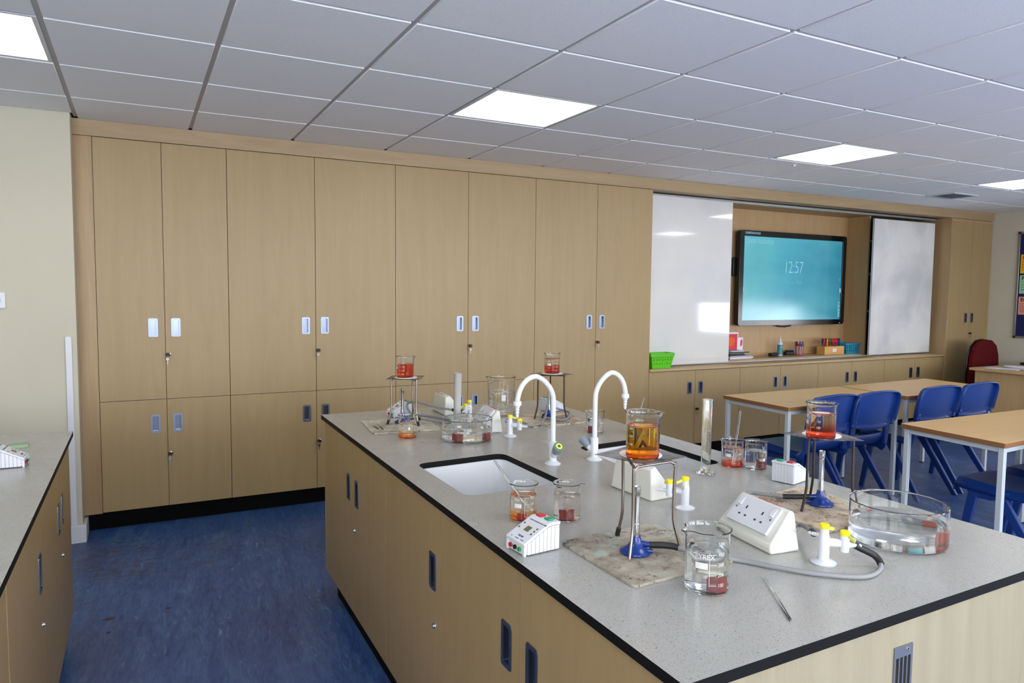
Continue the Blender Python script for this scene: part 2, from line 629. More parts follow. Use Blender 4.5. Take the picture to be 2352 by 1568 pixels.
def rrect(x0, x1, y0, y1, r, n=5):
    out = []
    for cx, cy, a0 in ((x1 - r, y0 + r, -90), (x1 - r, y1 - r, 0), (x0 + r, y1 - r, 90), (x0 + r, y0 + r, 180)):
        for i in range(n + 1):
            a = R(a0 + 90 * i / n)
            out.append((cx + r * math.cos(a), cy + r * math.sin(a)))
    return out


def rquad(pts, r, n=5):
    """a quadrilateral (counter-clockwise) with rounded corners"""
    out = []
    P = [Vector(p[:2]) for p in pts]
    for i in range(4):
        a, b, c = P[i - 1], P[i], P[(i + 1) % 4]
        d1, d2 = (a - b).normalized(), (c - b).normalized()
        p0, p2 = b + d1 * r, b + d2 * r
        for k in range(n + 1):
            t = k / n
            q = p0 * (1 - t) ** 2 + b * 2 * t * (1 - t) + p2 * t * t
            out.append((q.x, q.y))
    return out


def tag(o, label, cat, group=None, kind=None):
    if label:
        o['label'] = label
    if cat:
        o['category'] = cat
    if group:
        o['group'] = group
    if kind:
        o['kind'] = kind
    return o


def thing(name, label, cat, loc=(0, 0, 0), rz=0.0, group=None):
    o = bpy.data.objects.new(name, None)
    col.objects.link(o)
    o.location = loc
    o.rotation_euler = (0, 0, rz)
    o.empty_display_size = 0.05
    return tag(o, label, cat, group)


def struct(o):
    o['kind'] = 'structure'
    return o


def copy_tree(o, parent=None):
    c = o.copy()
    col.objects.link(c)
    c.parent = parent
    for ch in list(o.children):
        copy_tree(ch, c)
    return c


def text(body, size, m, parent, loc, rot=(0, 0, 0), align='LEFT', ext=0.0003, name='lettering', sx=1.0, bend=None, bold=0.0):
    cu = bpy.data.curves.new('t', 'FONT')
    cu.body = body
    cu.size = size
    cu.align_x = align
    cu.align_y = 'CENTER'
    cu.extrude = ext
    cu.offset = bold
    cu.resolution_u = 3
    t = bpy.data.objects.new('t', cu)
    col.objects.link(t)
    dg = bpy.context.evaluated_depsgraph_get()
    me = bpy.data.meshes.new_from_object(t.evaluated_get(dg))
    bpy.data.objects.remove(t)
    for v in me.vertices:
        v.co.x *= sx
    if bend:
        r, a0, z = bend
        for v in me.vertices:
            a = a0 + v.co.x / r
            v.co = Vector(((r + 0.0004 + v.co.z) * math.cos(a), (r + 0.0004 + v.co.z) * math.sin(a), z + v.co.y))
    me.materials.clear()
    me.materials.append(m)
    o = bpy.data.objects.new(name, me)
    col.objects.link(o)
    o.parent = parent
    o.location = loc
    o.rotation_euler = rot
    return o


def merge(objs, name, parent):
    """join several freshly made mesh objects (same parent, unrotated) into one part"""
    bm = bmesh.new()
    mats = []
    for o in objs:
        me = o.data.copy()
        me.transform(o.matrix_basis)
        off = len(bm.faces)
        bm.from_mesh(me)
        bm.faces.ensure_lookup_table()
        mm = o.data.materials[0]
        if mm not in mats:
            mats.append(mm)
        k = mats.index(mm)
        for f in bm.faces[off:]:
            f.material_index = k
    me = bpy.data.meshes.new(name)
    bm.to_mesh(me)
    bm.free()
    for m in mats:
        me.materials.append(m)
    for o in objs:
        bpy.data.objects.remove(o)
    o = bpy.data.objects.new(name, me)
    col.objects.link(o)
    o.parent = parent
    return o


# ------------------------------------------------------------------ setting
struct(MB().box(XL - 0.2, XR + 0.2, YB - 0.2, 0.7, -0.1, 0).build('floor', M_floor))
ceil = struct(MB().box(XL - 0.2, XR + 0.2, YB - 0.2, 0.7, H + 0.03, H + 0.13).build('ceiling', M_grid))
tag(ceil, 'suspended ceiling of square white mineral tiles on a grey grid', 'ceiling')

# wall_left part: the cream nib wall beside the cupboards
struct(tag(MB().box(XL - 0.2, -0.012, NIB, 0.7, 0, H + 0.03).build('wall_left', M_wall), 'cream wall at the left, running up to the tall cupboards', 'wall'))
struct(MB().box(-0.012, XR + 0.2, 0.62, 0.72, 0, H + 0.03).build('wall_back', M_wall))
struct(MB().box(XL - 0.2, XL, YB, NIB, 0, H + 0.03).build('wall_side', M_wall))


def wall_with_windows(name, axis, pos, a0, a1, wins):
    """wall plate with window openings, built flat and stood up"""
    m = MB()
    z0, z1 = 0.75, 2.25
    if axis == 'x':
        m.slab([(a0, 0), (a1, 0), (a1, H + 0.03), (a0, H + 0.03)], [[(p, z0), (p, z1), (q, z1), (q, z0)] for p, q in wins], 0, 0.2)
        o = m.build(name, M_wall)
        o.matrix_world = Matrix(((0, 0, 1, pos), (1, 0, 0, 0), (0, 1, 0, 0), (0, 0, 0, 1)))
    else:
        m.slab([(a0, 0), (a1, 0), (a1, H + 0.03), (a0, H + 0.03)], [[(p, z0), (p, z1), (q, z1), (q, z0)] for p, q in wins], 0, 0.2)
        o = m.build(name, M_wall)
        o.matrix_world = Matrix(((1, 0, 0, 0), (0, 0, -1, pos), (0, 1, 0, 0), (0, 0, 0, 1)))
    return struct(o)


WIN_R = [(-4.15, -1.85)]  # mirrored in the left whiteboard; widened beyond that to light the tables
WIN_ADDED = [(-2.6, -0.4), (0.1, 2.4), (2.9, 5.2), (5.7, 8.0)]  # unseen back windows, added and widened to brighten the ceiling
wr = wall_with_windows('wall_right', 'x', XR, YB, 0.7, WIN_R)
tag(wr, 'cream wall at the right end with a notice board', 'wall')
wall_with_windows('wall_added_windows', 'y', YB, XL - 0.2, XR + 0.2, WIN_ADDED)
mp = bpy.data.materials.new('window_pane')
mp.use_nodes = True
nt = mp.node_tree
nt.nodes.clear()
o_ = nt.nodes.new('ShaderNodeOutputMaterial')
mx_ = nt.nodes.new('ShaderNodeMixShader')
mx_.inputs[0].default_value = 0.06
tr_ = nt.nodes.new('ShaderNodeBsdfTransparent')
gl_ = nt.nodes.new('ShaderNodeBsdfGlossy')
gl_.inputs['Roughness'].default_value = 0.02
nt.links.new(tr_.outputs[0], mx_.inputs[1])
nt.links.new(gl_.outputs[0], mx_.inputs[2])
nt.links.new(mx_.outputs[0], o_.inputs[0])
wn = 0
for ax, pos, lst in (('x', XR, WIN_R), ('y', YB, WIN_ADDED)):
    for p, q in lst:
        wn += 1
        m = MB()
        t = 0.05
        mid = (p + q) / 2
        pan = MB()
        for a, b, c, d in ((p, q, 0.75, 0.80), (p, q, 2.20, 2.25), (p, p + t, 0.80, 2.20), (q - t, q, 0.80, 2.20), (mid - t / 2, mid + t / 2, 0.80, 2.20)):
            if ax == 'x':
                m.box(pos + 0.06, pos + 0.12, a, b, c, d)
            else:
                m.box(a, b, pos - 0.12, pos - 0.06, c, d)
        f = struct(m.build('window_%d' % wn, M_white, bevel=0.003))
        if ax == 'x':
            pan.box(pos + 0.088, pos + 0.092, p + t, q - t, 0.80, 2.20)
            portal((pos + 0.2, mid, 1.50), (0, R(90), 0), 1.5, q - p)
            bl = MB().box(pos - 0.03, pos - 0.028, p - 0.05, q + 0.05, 1.27, 2.28).build('roller_blind', M_blind, None)
            tag(bl, 'pale roller blind half drawn over the window in the right wall', 'blind')
        else:
            pan.box(p + t, q - t, pos - 0.092, pos - 0.088, 0.80, 2.20)
            portal((mid, pos - 0.2, 1.50), (R(90), 0, 0), q - p, 1.5)
        pan.build('pane', mp, f)

# skirting around the nib
m = MB()
m.box(XL, 0.006, NIB - 0.018, NIB, 0, 0.10)
m.box(-0.012, 0.006, NIB, 0.10, 0, 0.10)
struct(m.build('baseboard_left', M_white, bevel=0.003))
p = at(2330, 900, 0, XR)
struct(MB().box(XR - 0.015, XR, YB, -0.02, 0, 0.10).build('baseboard_right', M_white, bevel=0.003))

# ceiling tiles and grid bars
gx = [0.010, 0.591, 1.180, 1.787, 2.402, 3.008, 3.607, 4.210, 4.803, 5.402, 6.002, 6.599]
xs = [-3.0 + 0.01, -2.39, -1.79, -1.19, -0.59] + gx
while xs[-1] < XR - 0.1:
    xs.append(xs[-1] + 0.6)
xs[-1] = min(xs[-1], XR)
ys = [0.0, -0.5126, -1.0956, -1.6826, -2.2716, -2.8596]
while ys[-1] > YB + 0.61:
    ys.append(ys[-1] - 0.6)
ys.append(YB)
G = 0.0105
LAMPX = {4: 'x', 8: 'x', 12: 'x', 16: 'x', 0: 'x'}
LAMPY = (2, 6, 10)
tile_cache = {}


def tile_mesh(w_, d_):
    k = (round(w_, 3), round(d_, 3))
    if k not in tile_cache:
        m = MB()
        e = 0.007
        m.box(-w_ / 2, w_ / 2, -d_ / 2, d_ / 2, 0.0, 0.009)
        m.box(-w_ / 2 - e, w_ / 2 + e, -d_ / 2 - e, d_ / 2 + e, 0.0095, 0.024)
        o = m.build('ceiling_tile', M_tile, ceil, bevel=0.0012, seg=1)
        tile_cache[k] = o
        return o, True
    return tile_cache[k], False


lamp_cells = []
for j in range(len(ys) - 1):
    for i in range(len(xs) - 1):
        x0, x1, y1, y0 = xs[i], xs[i + 1], ys[j], ys[j + 1]
        if j == 0 and x1 < 0.05:
            y1 = NIB
        if (i in LAMPX and j in LAMPY and (i, j) != (16, 6)) or (i, j) == (18, 6):
            lamp_cells.append((x0, x1, y0, y1))
            continue
        o, new = tile_mesh(x1 - x0 - 2 * G, y1 - y0 - 2 * G)
        if not new:
            o = o.copy()
            col.objects.link(o)
        o.location = ((x0 + x1) / 2, (y0 + y1) / 2, H)
for k in range(1, len(xs) - 1):
    MB().box(xs[k] - 0.012, xs[k] + 0.012, YB, NIB if xs[k] < 0 else 0.0, H + 0.0085, H + 0.022).build('grid_bar', M_grid, ceil)
for k in range(1, len(ys) - 1):
    MB().box(XL, XR, ys[k] - 0.012, ys[k] + 0.012, H + 0.0083, H + 0.021).build('grid_bar', M_grid, ceil)
lamp_labels = {}
for n_, (x0, x1, y0, y1) in enumerate(lamp_cells):
    cx, cy = (x0 + x1) / 2, (y0 + y1) / 2
    if cy > -1.8:
        lab = ['square lit ceiling panel at the far left, outside the picture', 'square lit ceiling panel cut by the left edge of the picture, above the cream wall',
               'square lit ceiling panel above the middle of the tall cupboards', 'square lit ceiling panel above the interactive screen, with the small green light beside it',
               'square lit ceiling panel at the right, nearest the air vent'][[4 - 4, 4, 8, 12, 16].index([0, 4, 8, 12, 16][n_]) if n_ < 5 else 0]
    else:
        lab = 'square lit ceiling panel in the %s row nearer the added windows, %s from the left' % ('middle' if cy > -4.5 else 'last', ['first', 'second', 'third', 'fourth', 'fifth'][n_ % 5])
    t = thing('ceiling_light', lab, 'ceiling light', (cx, cy, H), 0, 'square ceiling light panels')
    hw, hd = (x1 - x0) / 2 - G, (y1 - y0) / 2 - G
    f = 0.016
    MB().slab([(-hw, -hd), (hw, -hd), (hw, hd), (-hw, hd)], [[(-hw + f, -hd + f), (-hw + f, hd - f), (hw - f, hd - f), (hw - f, -hd + f)]], 0.001, 0.022).build('frame', M_white, t, bevel=0.001, seg=1)
    MB().box(-hw + f, hw - f, -hd + f, hd - f, 0.006, 0.02).build('diffuser', M_lamp, t)

# green led sensor and air vent in the ceiling
p = at(1825, 377, 2, H)
t = thing('ceiling_sensor', 'small round ceiling sensor showing a green light beside the ceiling panel', 'sensor', (p.x, p.y, H))
MB().lathe([(0, 0), (0.016, 0), (0.018, -0.003), (0.012, -0.008), (0, -0.009)], 24).build('housing', M_white, t)
MB().lathe([(0.005, -0.0095), (0.004, -0.012), (0, -0.013)], 12).build('indicator', M_led, t)
q = at(2186, 449, 2, H)
t = thing('air_vent', 'grey slatted air vent in the ceiling near the right-hand light', 'vent', (q.x, q.y, H - 0.004))
MB().slab(rrect(-0.19, 0.19, -0.14, 0.14, 0.004, 1), [rrect(-0.16, 0.16, -0.11, 0.11, 0.002, 1)[::-1]], -0.004, 0.004).build('frame', M_frame, t)
for k in range(8):
    y = -0.10 + k * 0.0285
    MB().hexa([(-0.16, y, -0.004), (0.16, y, -0.004), (0.16, y + 0.003, -0.004), (-0.16, y + 0.003, -0.004)],
              [(-0.16, y + 0.014, 0.0035), (0.16, y + 0.014, 0.0035), (0.16, y + 0.017, 0.0035), (-0.16, y + 0.017, 0.0035)]).build('slat', M_frame, t)
MB().box(-0.16, 0.16, -0.11, 0.11, 0.0036, 0.004).build('backing', M_greyplastic, t)


# ------------------------------------------------------------------ cupboards
def pull_handle(parent, x, z, flip=False):
    """recessed pull: rounded plate and sunk pan; local x right, y into the door, z up"""
    w2, h2 = 0.026, 0.055
    iw0, iw1 = (-0.017, 0.014) if not flip else (-0.014, 0.017)
    m = MB()
    m.slab(rrect(x - w2, x + w2, z - h2, z + h2, 0.009), [rrect(x + iw0, x + iw1, z - 0.044, z + 0.044, 0.004)[::-1]], 0.0, 0.0025)
    for v in m.bm.verts:
        u_, v_, w_ = v.co
        v.co = Vector((u_, -w_, v_))
    h = m.build('handle', M_handle, parent, bevel=0.0008, seg=2)
    m = MB()
    loop = rrect(x + iw0, x + iw1, z - 0.044, z + 0.044, 0.004)
    a = [m.bm.verts.new((u, -0.0003, v)) for u, v in loop]
    b = [m.bm.verts.new((u, 0.0145, v)) for u, v in loop]
    n = len(loop)
    for i in range(n):
        f = m.bm.faces.new((a[i], a[(i + 1) % n], b[(i + 1) % n], b[i]))
        f.smooth = True
    m.bm.faces.new(b)
    m.bm.normal_update()
    o = m.build('grip_recess', M_recess, None, normals=False)
    # joined to the plate as one handle, keeping its shade-darkened metal
    bm = bmesh.new()
    bm.from_mesh(h.data)
    k = len(bm.faces)
    bm.from_mesh(o.data)
    bm.faces.ensure_lookup_table()
    for f in bm.faces[k:]:
        f.material_index = 1
    bm.to_mesh(h.data)
    bm.free()
    h.data.materials.append(M_recess)
    bpy.data.objects.remove(o)
    h.modifiers.clear()
    return h


def door_part(parent, x0, x1, z0, z1, handle=None, lock=None, m_=None, g=0.0017, th=0.018, top=True, key=False):
    """one door; handle = (x, z) centre, lock = (x, z)"""
    mb = MB()
    holes = []
    if handle:
        hx, hz = handle
        holes.append(rrect(hx - 0.019, hx + 0.019, hz - 0.047, hz + 0.047, 0.004, 2)[::-1])
    mb.slab([(x0 + g, z0 + g), (x1 - g, z0 + g), (x1 - g, z1 - g), (x0 + g, z1 - g)], holes, -th, 0)
    for v in mb.bm.verts:
        u_, v_, w_ = v.co
        v.co = Vector((u_, -w_, v_))
    d = mb.build('door', m_ or M_maple, parent)
    if handle:
        pull_handle(d, handle[0], handle[1], flip=handle[0] < (x0 + x1) / 2)
    if lock:
        lx, lz = lock
        if key:
            mm = MB()
            mm.lathe([(0, 0.0), (0.011, 0.0), (0.011, 0.004), (0.008, 0.005), (0, 0.005)], 20)
            o = mm.build('lock', M_chrome, d, loc=(lx, 0, lz), rot=(R(90), 0, 0))
            mm = MB()
            mm.box(-0.0012, 0.0012, -0.034, -0.004, -0.003, 0.003)
            mm.prism(rrect(-0.010, 0.010, -0.009, 0.008, 0.004, 3), -0.001, 0.003, 'xz')
            for v in mm.bm.verts[-0 or None:]:
                pass
            o = MB()
            o.prism(rrect(-0.0105, 0.0105, -0.010, 0.010, 0.005, 3), -0.030, -0.010, 'xz')
            o.build('key', M_black, d, loc=(lx - 0.004, 0, lz), bevel=0.002)
            mm.bm.free()
            o = MB()
            o.tube([(lx - 0.006, -0.026, lz - 0.008), (lx - 0.008, -0.028, lz - 0.018)], 0.0012, 6)
            o.prism([(lx - 0.008 + 0.009 * math.cos(a), lz - 0.027 + 0.009 * math.sin(a)) for a in [2 * PI * k / 14 for k in range(14)]], -0.030, -0.028, 'xz')
            o.box(lx - 0.0105, lx - 0.0055, -0.030, -0.028, lz - 0.058, lz - 0.034)
            o.build('spare_key', M_steel2, d)
        else:
            mm = MB()
            mm.lathe([(0, 0.006), (0.005, 0.006), (0.0055, 0.0035), (0.0085, 0.0025), (0.009, 0)], 18)
            mm.build('lock', M_chrome, d, loc=(lx, 0, lz), rot=(R(90), 0, 0))
    return d


def cabinet(name, label, loc, rz, w_, z0, z1, depth, doors, kick=0.05, group=None, open_top=False):
    t = thing(name, label, 'cupboard', loc, rz, group)
    MB().box(0.0015, w_ - 0.0015, 0.0195, depth, z0, z1).build('carcass', M_niche, t)
    MB().box(0.0, w_, kick, kick + 0.018, 0.0, z0 - 0.0005).build('plinth', M_kick, t)
    for d in doors:
        door_part(t, *d[:4], **(d[4] if len(d) > 4 else {}))
    return t


ZT0, ZM, ZT1 = 0.1175, 0.7687, 2.280
HU, HL = 1.197, 0.622
U = [0.0822, 0.4322, 0.7893, 1.3195, 1.8622, 2.4077, 2.9617, 3.5215, 4.0667]
labs = ['leftmost tall maple cupboard, next to the cream wall', 'second tall maple cupboard from the left', 'third tall maple cupboard from the left, behind the far end of the island bench', 'tall maple cupboard with full-height doors, beside the left whiteboard']
for k in range(4):
    a, s_, b = U[2 * k], U[2 * k + 1], U[2 * k + 2]
    W_ = b - a
    S = s_ - a
    up_lo = ZM if k < 3 else ZT0
    ds = [(0, S, up_lo, ZT1, dict(handle=(S - 0.064, HU))), (S, W_, up_lo, ZT1, dict(handle=(S + 0.058, HU), lock=(S + 0.016, 1.036), key=True))]
    if k < 3:
        ds += [(0, S, ZT0, ZM, dict(handle=(S - 0.062, HL))), (S, W_, ZT0, ZM, dict(handle=(S + 0.058, HL), lock=(S + 0.016, 0.437), key=True))]
    cabinet('tall_cupboard', labs[k], (a, 0, 0), 0, W_, ZT0, ZT1, 0.58, ds, 0.08, 'tall maple cupboards along the wall')
o = MB().box(-0.0115, 0.0812, 0.006, 0.58, ZT0 - 0.005, ZT1).build('filler_panel', M_oak_z)
tag(o, 'narrow oak filler panel between the cream wall and the first cupboard', 'panel')
MB().box(-0.012, 0.082, 0.08, 0.098, 0, 0.1115).build('plinth', M_kick, o)
o = MB().box(-0.0115, 8.946, -0.010, 0.12, ZT1 + 0.001, H - 0.0005).build('fascia_board', M_oak_x)
tag(o, 'long oak fascia board above the cupboards, just under the ceiling', 'fascia')

# low cupboards under the whiteboards
LX = [4.0667, 4.575, 5.1035, 5.618, 6.133, 6.620, 7.135, 7.635, 8.142]
llabs = ['low maple cupboard under the left whiteboard and green basket', 'low maple cupboard under the left half of the interactive screen', 'low maple cupboard under the right half of the interactive screen', 'low maple cupboard under the right whiteboard']
for k in range(4):
    a, s_, b = LX[2 * k], LX[2 * k + 1], LX[2 * k + 2]
    S, W_ = s_ - a, b - a
    cabinet('low_cupboard', llabs[k], (a, 0, 0), 0, W_, ZT0, 0.7685, 0.58,
            [(0, S, ZT0, 0.766, dict(handle=(S - 0.062, 0.613))), (S, W_, ZT0, 0.766, dict(handle=(S + 0.062, 0.613), **(dict(lock=(S + 0.02, 0.428), key=True) if k == 0 else {})))], 0.08, 'low maple cupboards under the boards')
t = thing('counter_top', 'long wood counter top over the low cupboards, with a metal sliding rail', 'counter', (4.068, 0, 0))
LW = 8.139 - 4.068
MB().box(0, LW, -0.014, 0.6, 0.7695, 0.793).build('slab', M_maple_x, t, bevel=0.003)
MB().box(0.83, 7.13 - 4.068, 0.25, 0.6, 0.7935, 0.808).build('shelf', M_maple_x, t, bevel=0.001)
m = MB()
for y in (0.17, 0.178, 0.186, 0.194, 0.202):
    m.box(0, LW, y, y + 0.003, 0.7935, 0.801)
m.box(0, LW, 0.17, 0.205, 0.7932, 0.7955)
m.build('sliding_rail', M_rail, t)
t = thing('screen_recess', 'deep wood recess behind the interactive screen', 'recess', (4.068, 0, 0))
MB().box(0, LW, 0.60, 0.615, 0.6, H).build('back_panel', M_niche, t)
MB().box(0.83, 7.13 - 4.068, 0.50, 0.518, 0.8085, 2.262).build('inner_back_panel', M_niche, t)
MB().box(7.13 - 4.068, 7.15 - 4.068, 0.24, 0.598, 0.794, 2.262).build('side_panel', M_niche, t, bevel=0.001)
MB().box(0.81, 0.83, 0.24, 0.598, 0.794, 2.262).build('side_panel', M_niche, t, bevel=0.001)
MB().box(0, LW, 0.205, 0.598, 2.263, 2.2795).build('head_panel', M_niche, t)
m = MB()
m.box(0, LW, 0.165, 0.203, 2.258, 2.279)
m.build('top_rail', M_rail, t, bevel=0.001)
for z in (1.25, 1.65, 2.0):
    MB().box(7.152 - 4.068, LW - 0.001, 0.30, 0.598, z, z + 0.018).build('shelf', M_niche, t)
MB().box(7.152 - 4.068, LW, 0.585, 0.598, 0.8, 2.26).build('shade_lining', M_void, t)  # near-black sheets put the shade of the void behind the board into colour
MB().box(7.152 - 4.068, 7.156 - 4.068, 0.26, 0.59, 0.8, 2.26).build('shade_lining', M_void, t)

# tall cupboard at the right end
a, s_, b = 8.146, 8.57, 8.946
t = cabinet('tall_cupboard', 'tall maple cupboard at the right end, behind the red chair', (a, 0, 0), 0, b - a, ZT0, ZT1, 0.58,
            [(0.018, s_ - a, ZT0, ZT1 - 0.03, dict(handle=(s_ - a - 0.062, HU - 0.01))), (s_ - a, b - a, ZT0, ZT1 - 0.03, dict(handle=(s_ - a + 0.055, HU - 0.01), lock=(s_ - a + 0.02, 1.014), key=True))], 0.08)
MB().box(0, 0.0175, -0.012, 0.58, 0.0, ZT1).build('side_panel', M_oak_z, t, bevel=0.001)


# ------------------------------------------------------------------ whiteboards and screen
def whiteboard(label, pl, pr, ztop, zbot, y, m_, frame):
    x0 = pl
    x1 = pr
    t = thing('whiteboard', label, 'whiteboard', (x0, y, zbot), 0, 'sliding whiteboards')
    W_, HH = x1 - x0, ztop - zbot
    MB().box(0.003, W_ - 0.003, 0, 0.006, 0.003, HH - 0.003).build('writing_surface', m_, t)
    MB().box(0.0, W_, 0.0065, 0.017, 0.0, HH).build('backing', M_white, t)
    m = MB()
    m.box(0, 0.0025, -0.0005, 0.006, 0, HH).box(W_ - 0.0025, W_, -0.0005, 0.006, 0, HH)
    m.box(0.0025, W_ - 0.0025, -0.0005, 0.006, 0, 0.0025).box(0.0025, W_ - 0.0025, -0.0005, 0.006, HH - 0.0025, HH)
    m.build('edge_trim', frame, t)
    return t


yb = 0.13
whiteboard('glossy whiteboard at the left, behind the green basket, reflecting the lights', 4.072, at(1680, 640, 1, yb + 0.01).x, at(1580, 454, 1, yb).z, 0.806, 0.118, M_wb, M_rail).rotation_euler = (0, 0, R(1.6))
whiteboard('smudged whiteboard at the right of the interactive screen', at(2003, 640, 1, yb).x, at(2142, 640, 1, yb).x, at(2080, 507, 1, yb).z, 0.806, yb, M_wb2, M_rail)

yt = 0.40
x0, x1 = at(1698, 640, 1, yt).x, at(1942, 640, 1, yt).x
z1, z0 = at(1820, 535, 1, yt).z, at(1820, 746, 1, yt).z
t = thing('interactive_screen', 'large black-framed interactive screen showing 12:57 on turquoise', 'screen', ((x0 + x1) / 2, yt, (z0 + z1) / 2))
hw, hh = (x1 - x0) / 2, (z1 - z0) / 2
m = MB()
m.slab(rrect(-hw, hw, -hh, hh, 0.03), [rrect(-hw + 0.055, hw - 0.055, -hh + 0.052, hh - 0.055, 0.004, 2)[::-1]], 0, 0.05)
m.bm.transform(Matrix.Rotation(R(90), 4, 'X') @ Matrix.Translation((0, 0, -0.05)))
m.build('bezel', mat('gloss_black', (8, 8, 9), 0.18), t, bevel=0.006)
MB().box(-hw + 0.054, hw - 0.054, 0.012, 0.03, -hh + 0.051, hh - 0.054).build('display', M_screen, t)
MB().box(-hw + 0.04, hw - 0.04, 0.0505, 0.098, -hh + 0.04, hh - 0.04).build('rear_housing', M_black, t, bevel=0.01)
MB().prism([(-hw - 0.03, 0.02), (-hw + 0.02, 0.02), (-hw + 0.02, 0.20), (-hw - 0.03, 0.20)], 0.055, 0.075, 'xz').build('side_port_box', M_black, t, bevel=0.006)
RX = (R(90), 0, 0)
text('12:57', 0.175, M_scrtext, t, (-0.01, 0.0105, 0.115), RX, 'CENTER', name='clock_digits', sx=0.72, bold=-0.0032)
text('CLEVERTOUCH PLUS', 0.062, M_scrtext, t, (-hw + 0.075, 0.0105, hh - 0.105), RX, name='screen_heading', sx=0.66, bold=-0.0014)
text('Thursday, 28/08', 0.05, M_scrtext2, t, (-0.01, 0.0105, -0.035), RX, 'CENTER', name='date_line', sx=0.72, bold=-0.001)
text('CLEVERTOUCH PLUS', 0.030, M_scrtext, t, (-hw + 0.06, -0.001, hh - 0.026), RX, name='bezel_lettering', sx=0.72)
text('>', 0.09, M_scrtext2, t, (-hw + 0.062, 0.0105, 0.0), RX, name='arrow_mark', sx=0.4)
text('<', 0.09, M_scrtext2, t, (hw - 0.085, 0.0105, 0.0), RX, name='arrow_mark', sx=0.4)
pg = mat('screen_tool_strip', (120, 160, 165), 0.5)
MB().box(hw - 0.088, hw - 0.060, 0.0095, 0.0118, -hh + 0.075, -hh + 0.235).build('tool_strip', M_scrtext2, t)
for k, ch in enumerate('<+O#'):
    text(ch, 0.028, M_print, t, (hw - 0.074, 0.0088, -hh + 0.094 + 0.04 * k), RX, 'CENTER', name='tool_icon')
for sx_ in (-1, 1):
    MB().box(sx_ * (hw - 0.064) - 0.008, sx_ * (hw - 0.064) + 0.008, 0.0095, 0.0118, -0.13, -0.085).build('tool_tab', M_scrtext, t)
MB().box(hw - 0.075, hw - 0.063, -0.001, 0.002, -hh + 0.012, -hh + 0.016).build('power_light', M_bled, t)
m = MB()
m.tube([(-0.22, 0.06, -hh + 0.02), (-0.15, 0.07, -hh - 0.012), (-0.05, 0.07, -hh - 0.022), (0.02, 0.07, -hh - 0.015), (0.08, 0.06, -hh + 0.02)], 0.006, 8)
m.build('hanging_cable', M_black, t)
m = MB()
m.tube([(0.0, 0.075, -hh + 0.02), (0.08, 0.08, -hh - 0.012), (0.2, 0.08, -hh - 0.010), (0.26, 0.07, -hh + 0.02)], 0.004, 8)
m.build('hanging_cable', M_white, t)

# ------------------------------------------------------------------ things on the counter
ZS = 0.8083


def basket(parent, w0, w1, d0, d1, h, m_, z=0.0, slots=True, name='body'):
    """tapering plastic basket with slotted walls and a rolled rim"""
    th = 0.003
    o = MB()
    o.hexa([(-w0, -d0, z), (w0, -d0, z), (w0, d0, z), (-w0, d0, z)], [(-w0, -d0, z + th), (w0, -d0, z + th), (w0, d0, z + th), (-w0, d0, z + th)])
    rows = [0.0, 0.18, 0.22, 0.42, 0.50, 0.72, 0.78, 0.90, 1.0]

    def wall(p0, p1, q0, q1, nx, ny):
        n = 15
        for r_, (ra, rb) in enumerate(zip(rows[:-1], rows[1:])):
            for i in range(n):
                if slots and r_ in (2, 4, 6) and i % 2 == 1:
                    continue
                pts = []
                for rr_ in (ra, rb):
                    for ii in ((i, i + 1) if rr_ == ra else (i + 1, i)):
                        f = ii / n
                        bx, by = p0[0] + (p1[0] - p0[0]) * f, p0[1] + (p1[1] - p0[1]) * f
                        tx, ty = q0[0] + (q1[0] - q0[0]) * f, q0[1] + (q1[1] - q0[1]) * f
                        pts.append((bx + (tx - bx) * rr_, by + (ty - by) * rr_, z + h * rr_))
                o.hexa(pts, [(a - nx * th, b - ny * th, c) for a, b, c in pts])
    wall((-w0, -d0), (w0, -d0), (-w1, -d1), (w1, -d1), 0, -1)
    wall((w0, -d0), (w0, d0), (w1, -d1), (w1, d1), 1, 0)
    wall((w0, d0), (-w0, d0), (w1, d1), (-w1, d1), 0, 1)
    wall((-w0, d0), (-w0, -d0), (-w1, d1), (-w1, -d1), -1, 0)
    e = 0.007
    o.slab(rrect(-w1 - e, w1 + e, -d1 - e, d1 + e, 0.012, 3), [rrect(-w1 + 0.002, w1 - 0.002, -d1 + 0.002, d1 - 0.002, 0.006, 3)[::-1]], z + h - 0.004, z + h + 0.006)
    return o.build(name, m_, parent)


for k in range(3):
    zz = 0.7945 + k * 0.0085
    t = thing('basket', ['lime green slotted basket, lowest of the nested stack before the left whiteboard', 'lime green slotted basket, middle of the nested stack before the left whiteboard', 'lime green slotted basket, topmost of the nested stack before the left whiteboard'][k], 'basket', (4.205, 0.050, zz), 0, 'green nested baskets')
    s_ = 1.0
    basket(t, 0.098, 0.122, 0.040, 0.056, 0.108, M_greenbasket, slots=True)

p = at(1955, 812, 2, ZS)
t = thing('basket', 'turquoise slotted basket beside the scissor block', 'basket', (7.03, 0.375, ZS), 0)
basket(t, 0.10, 0.13, 0.075, 0.09, 0.105, M_bluebasket)

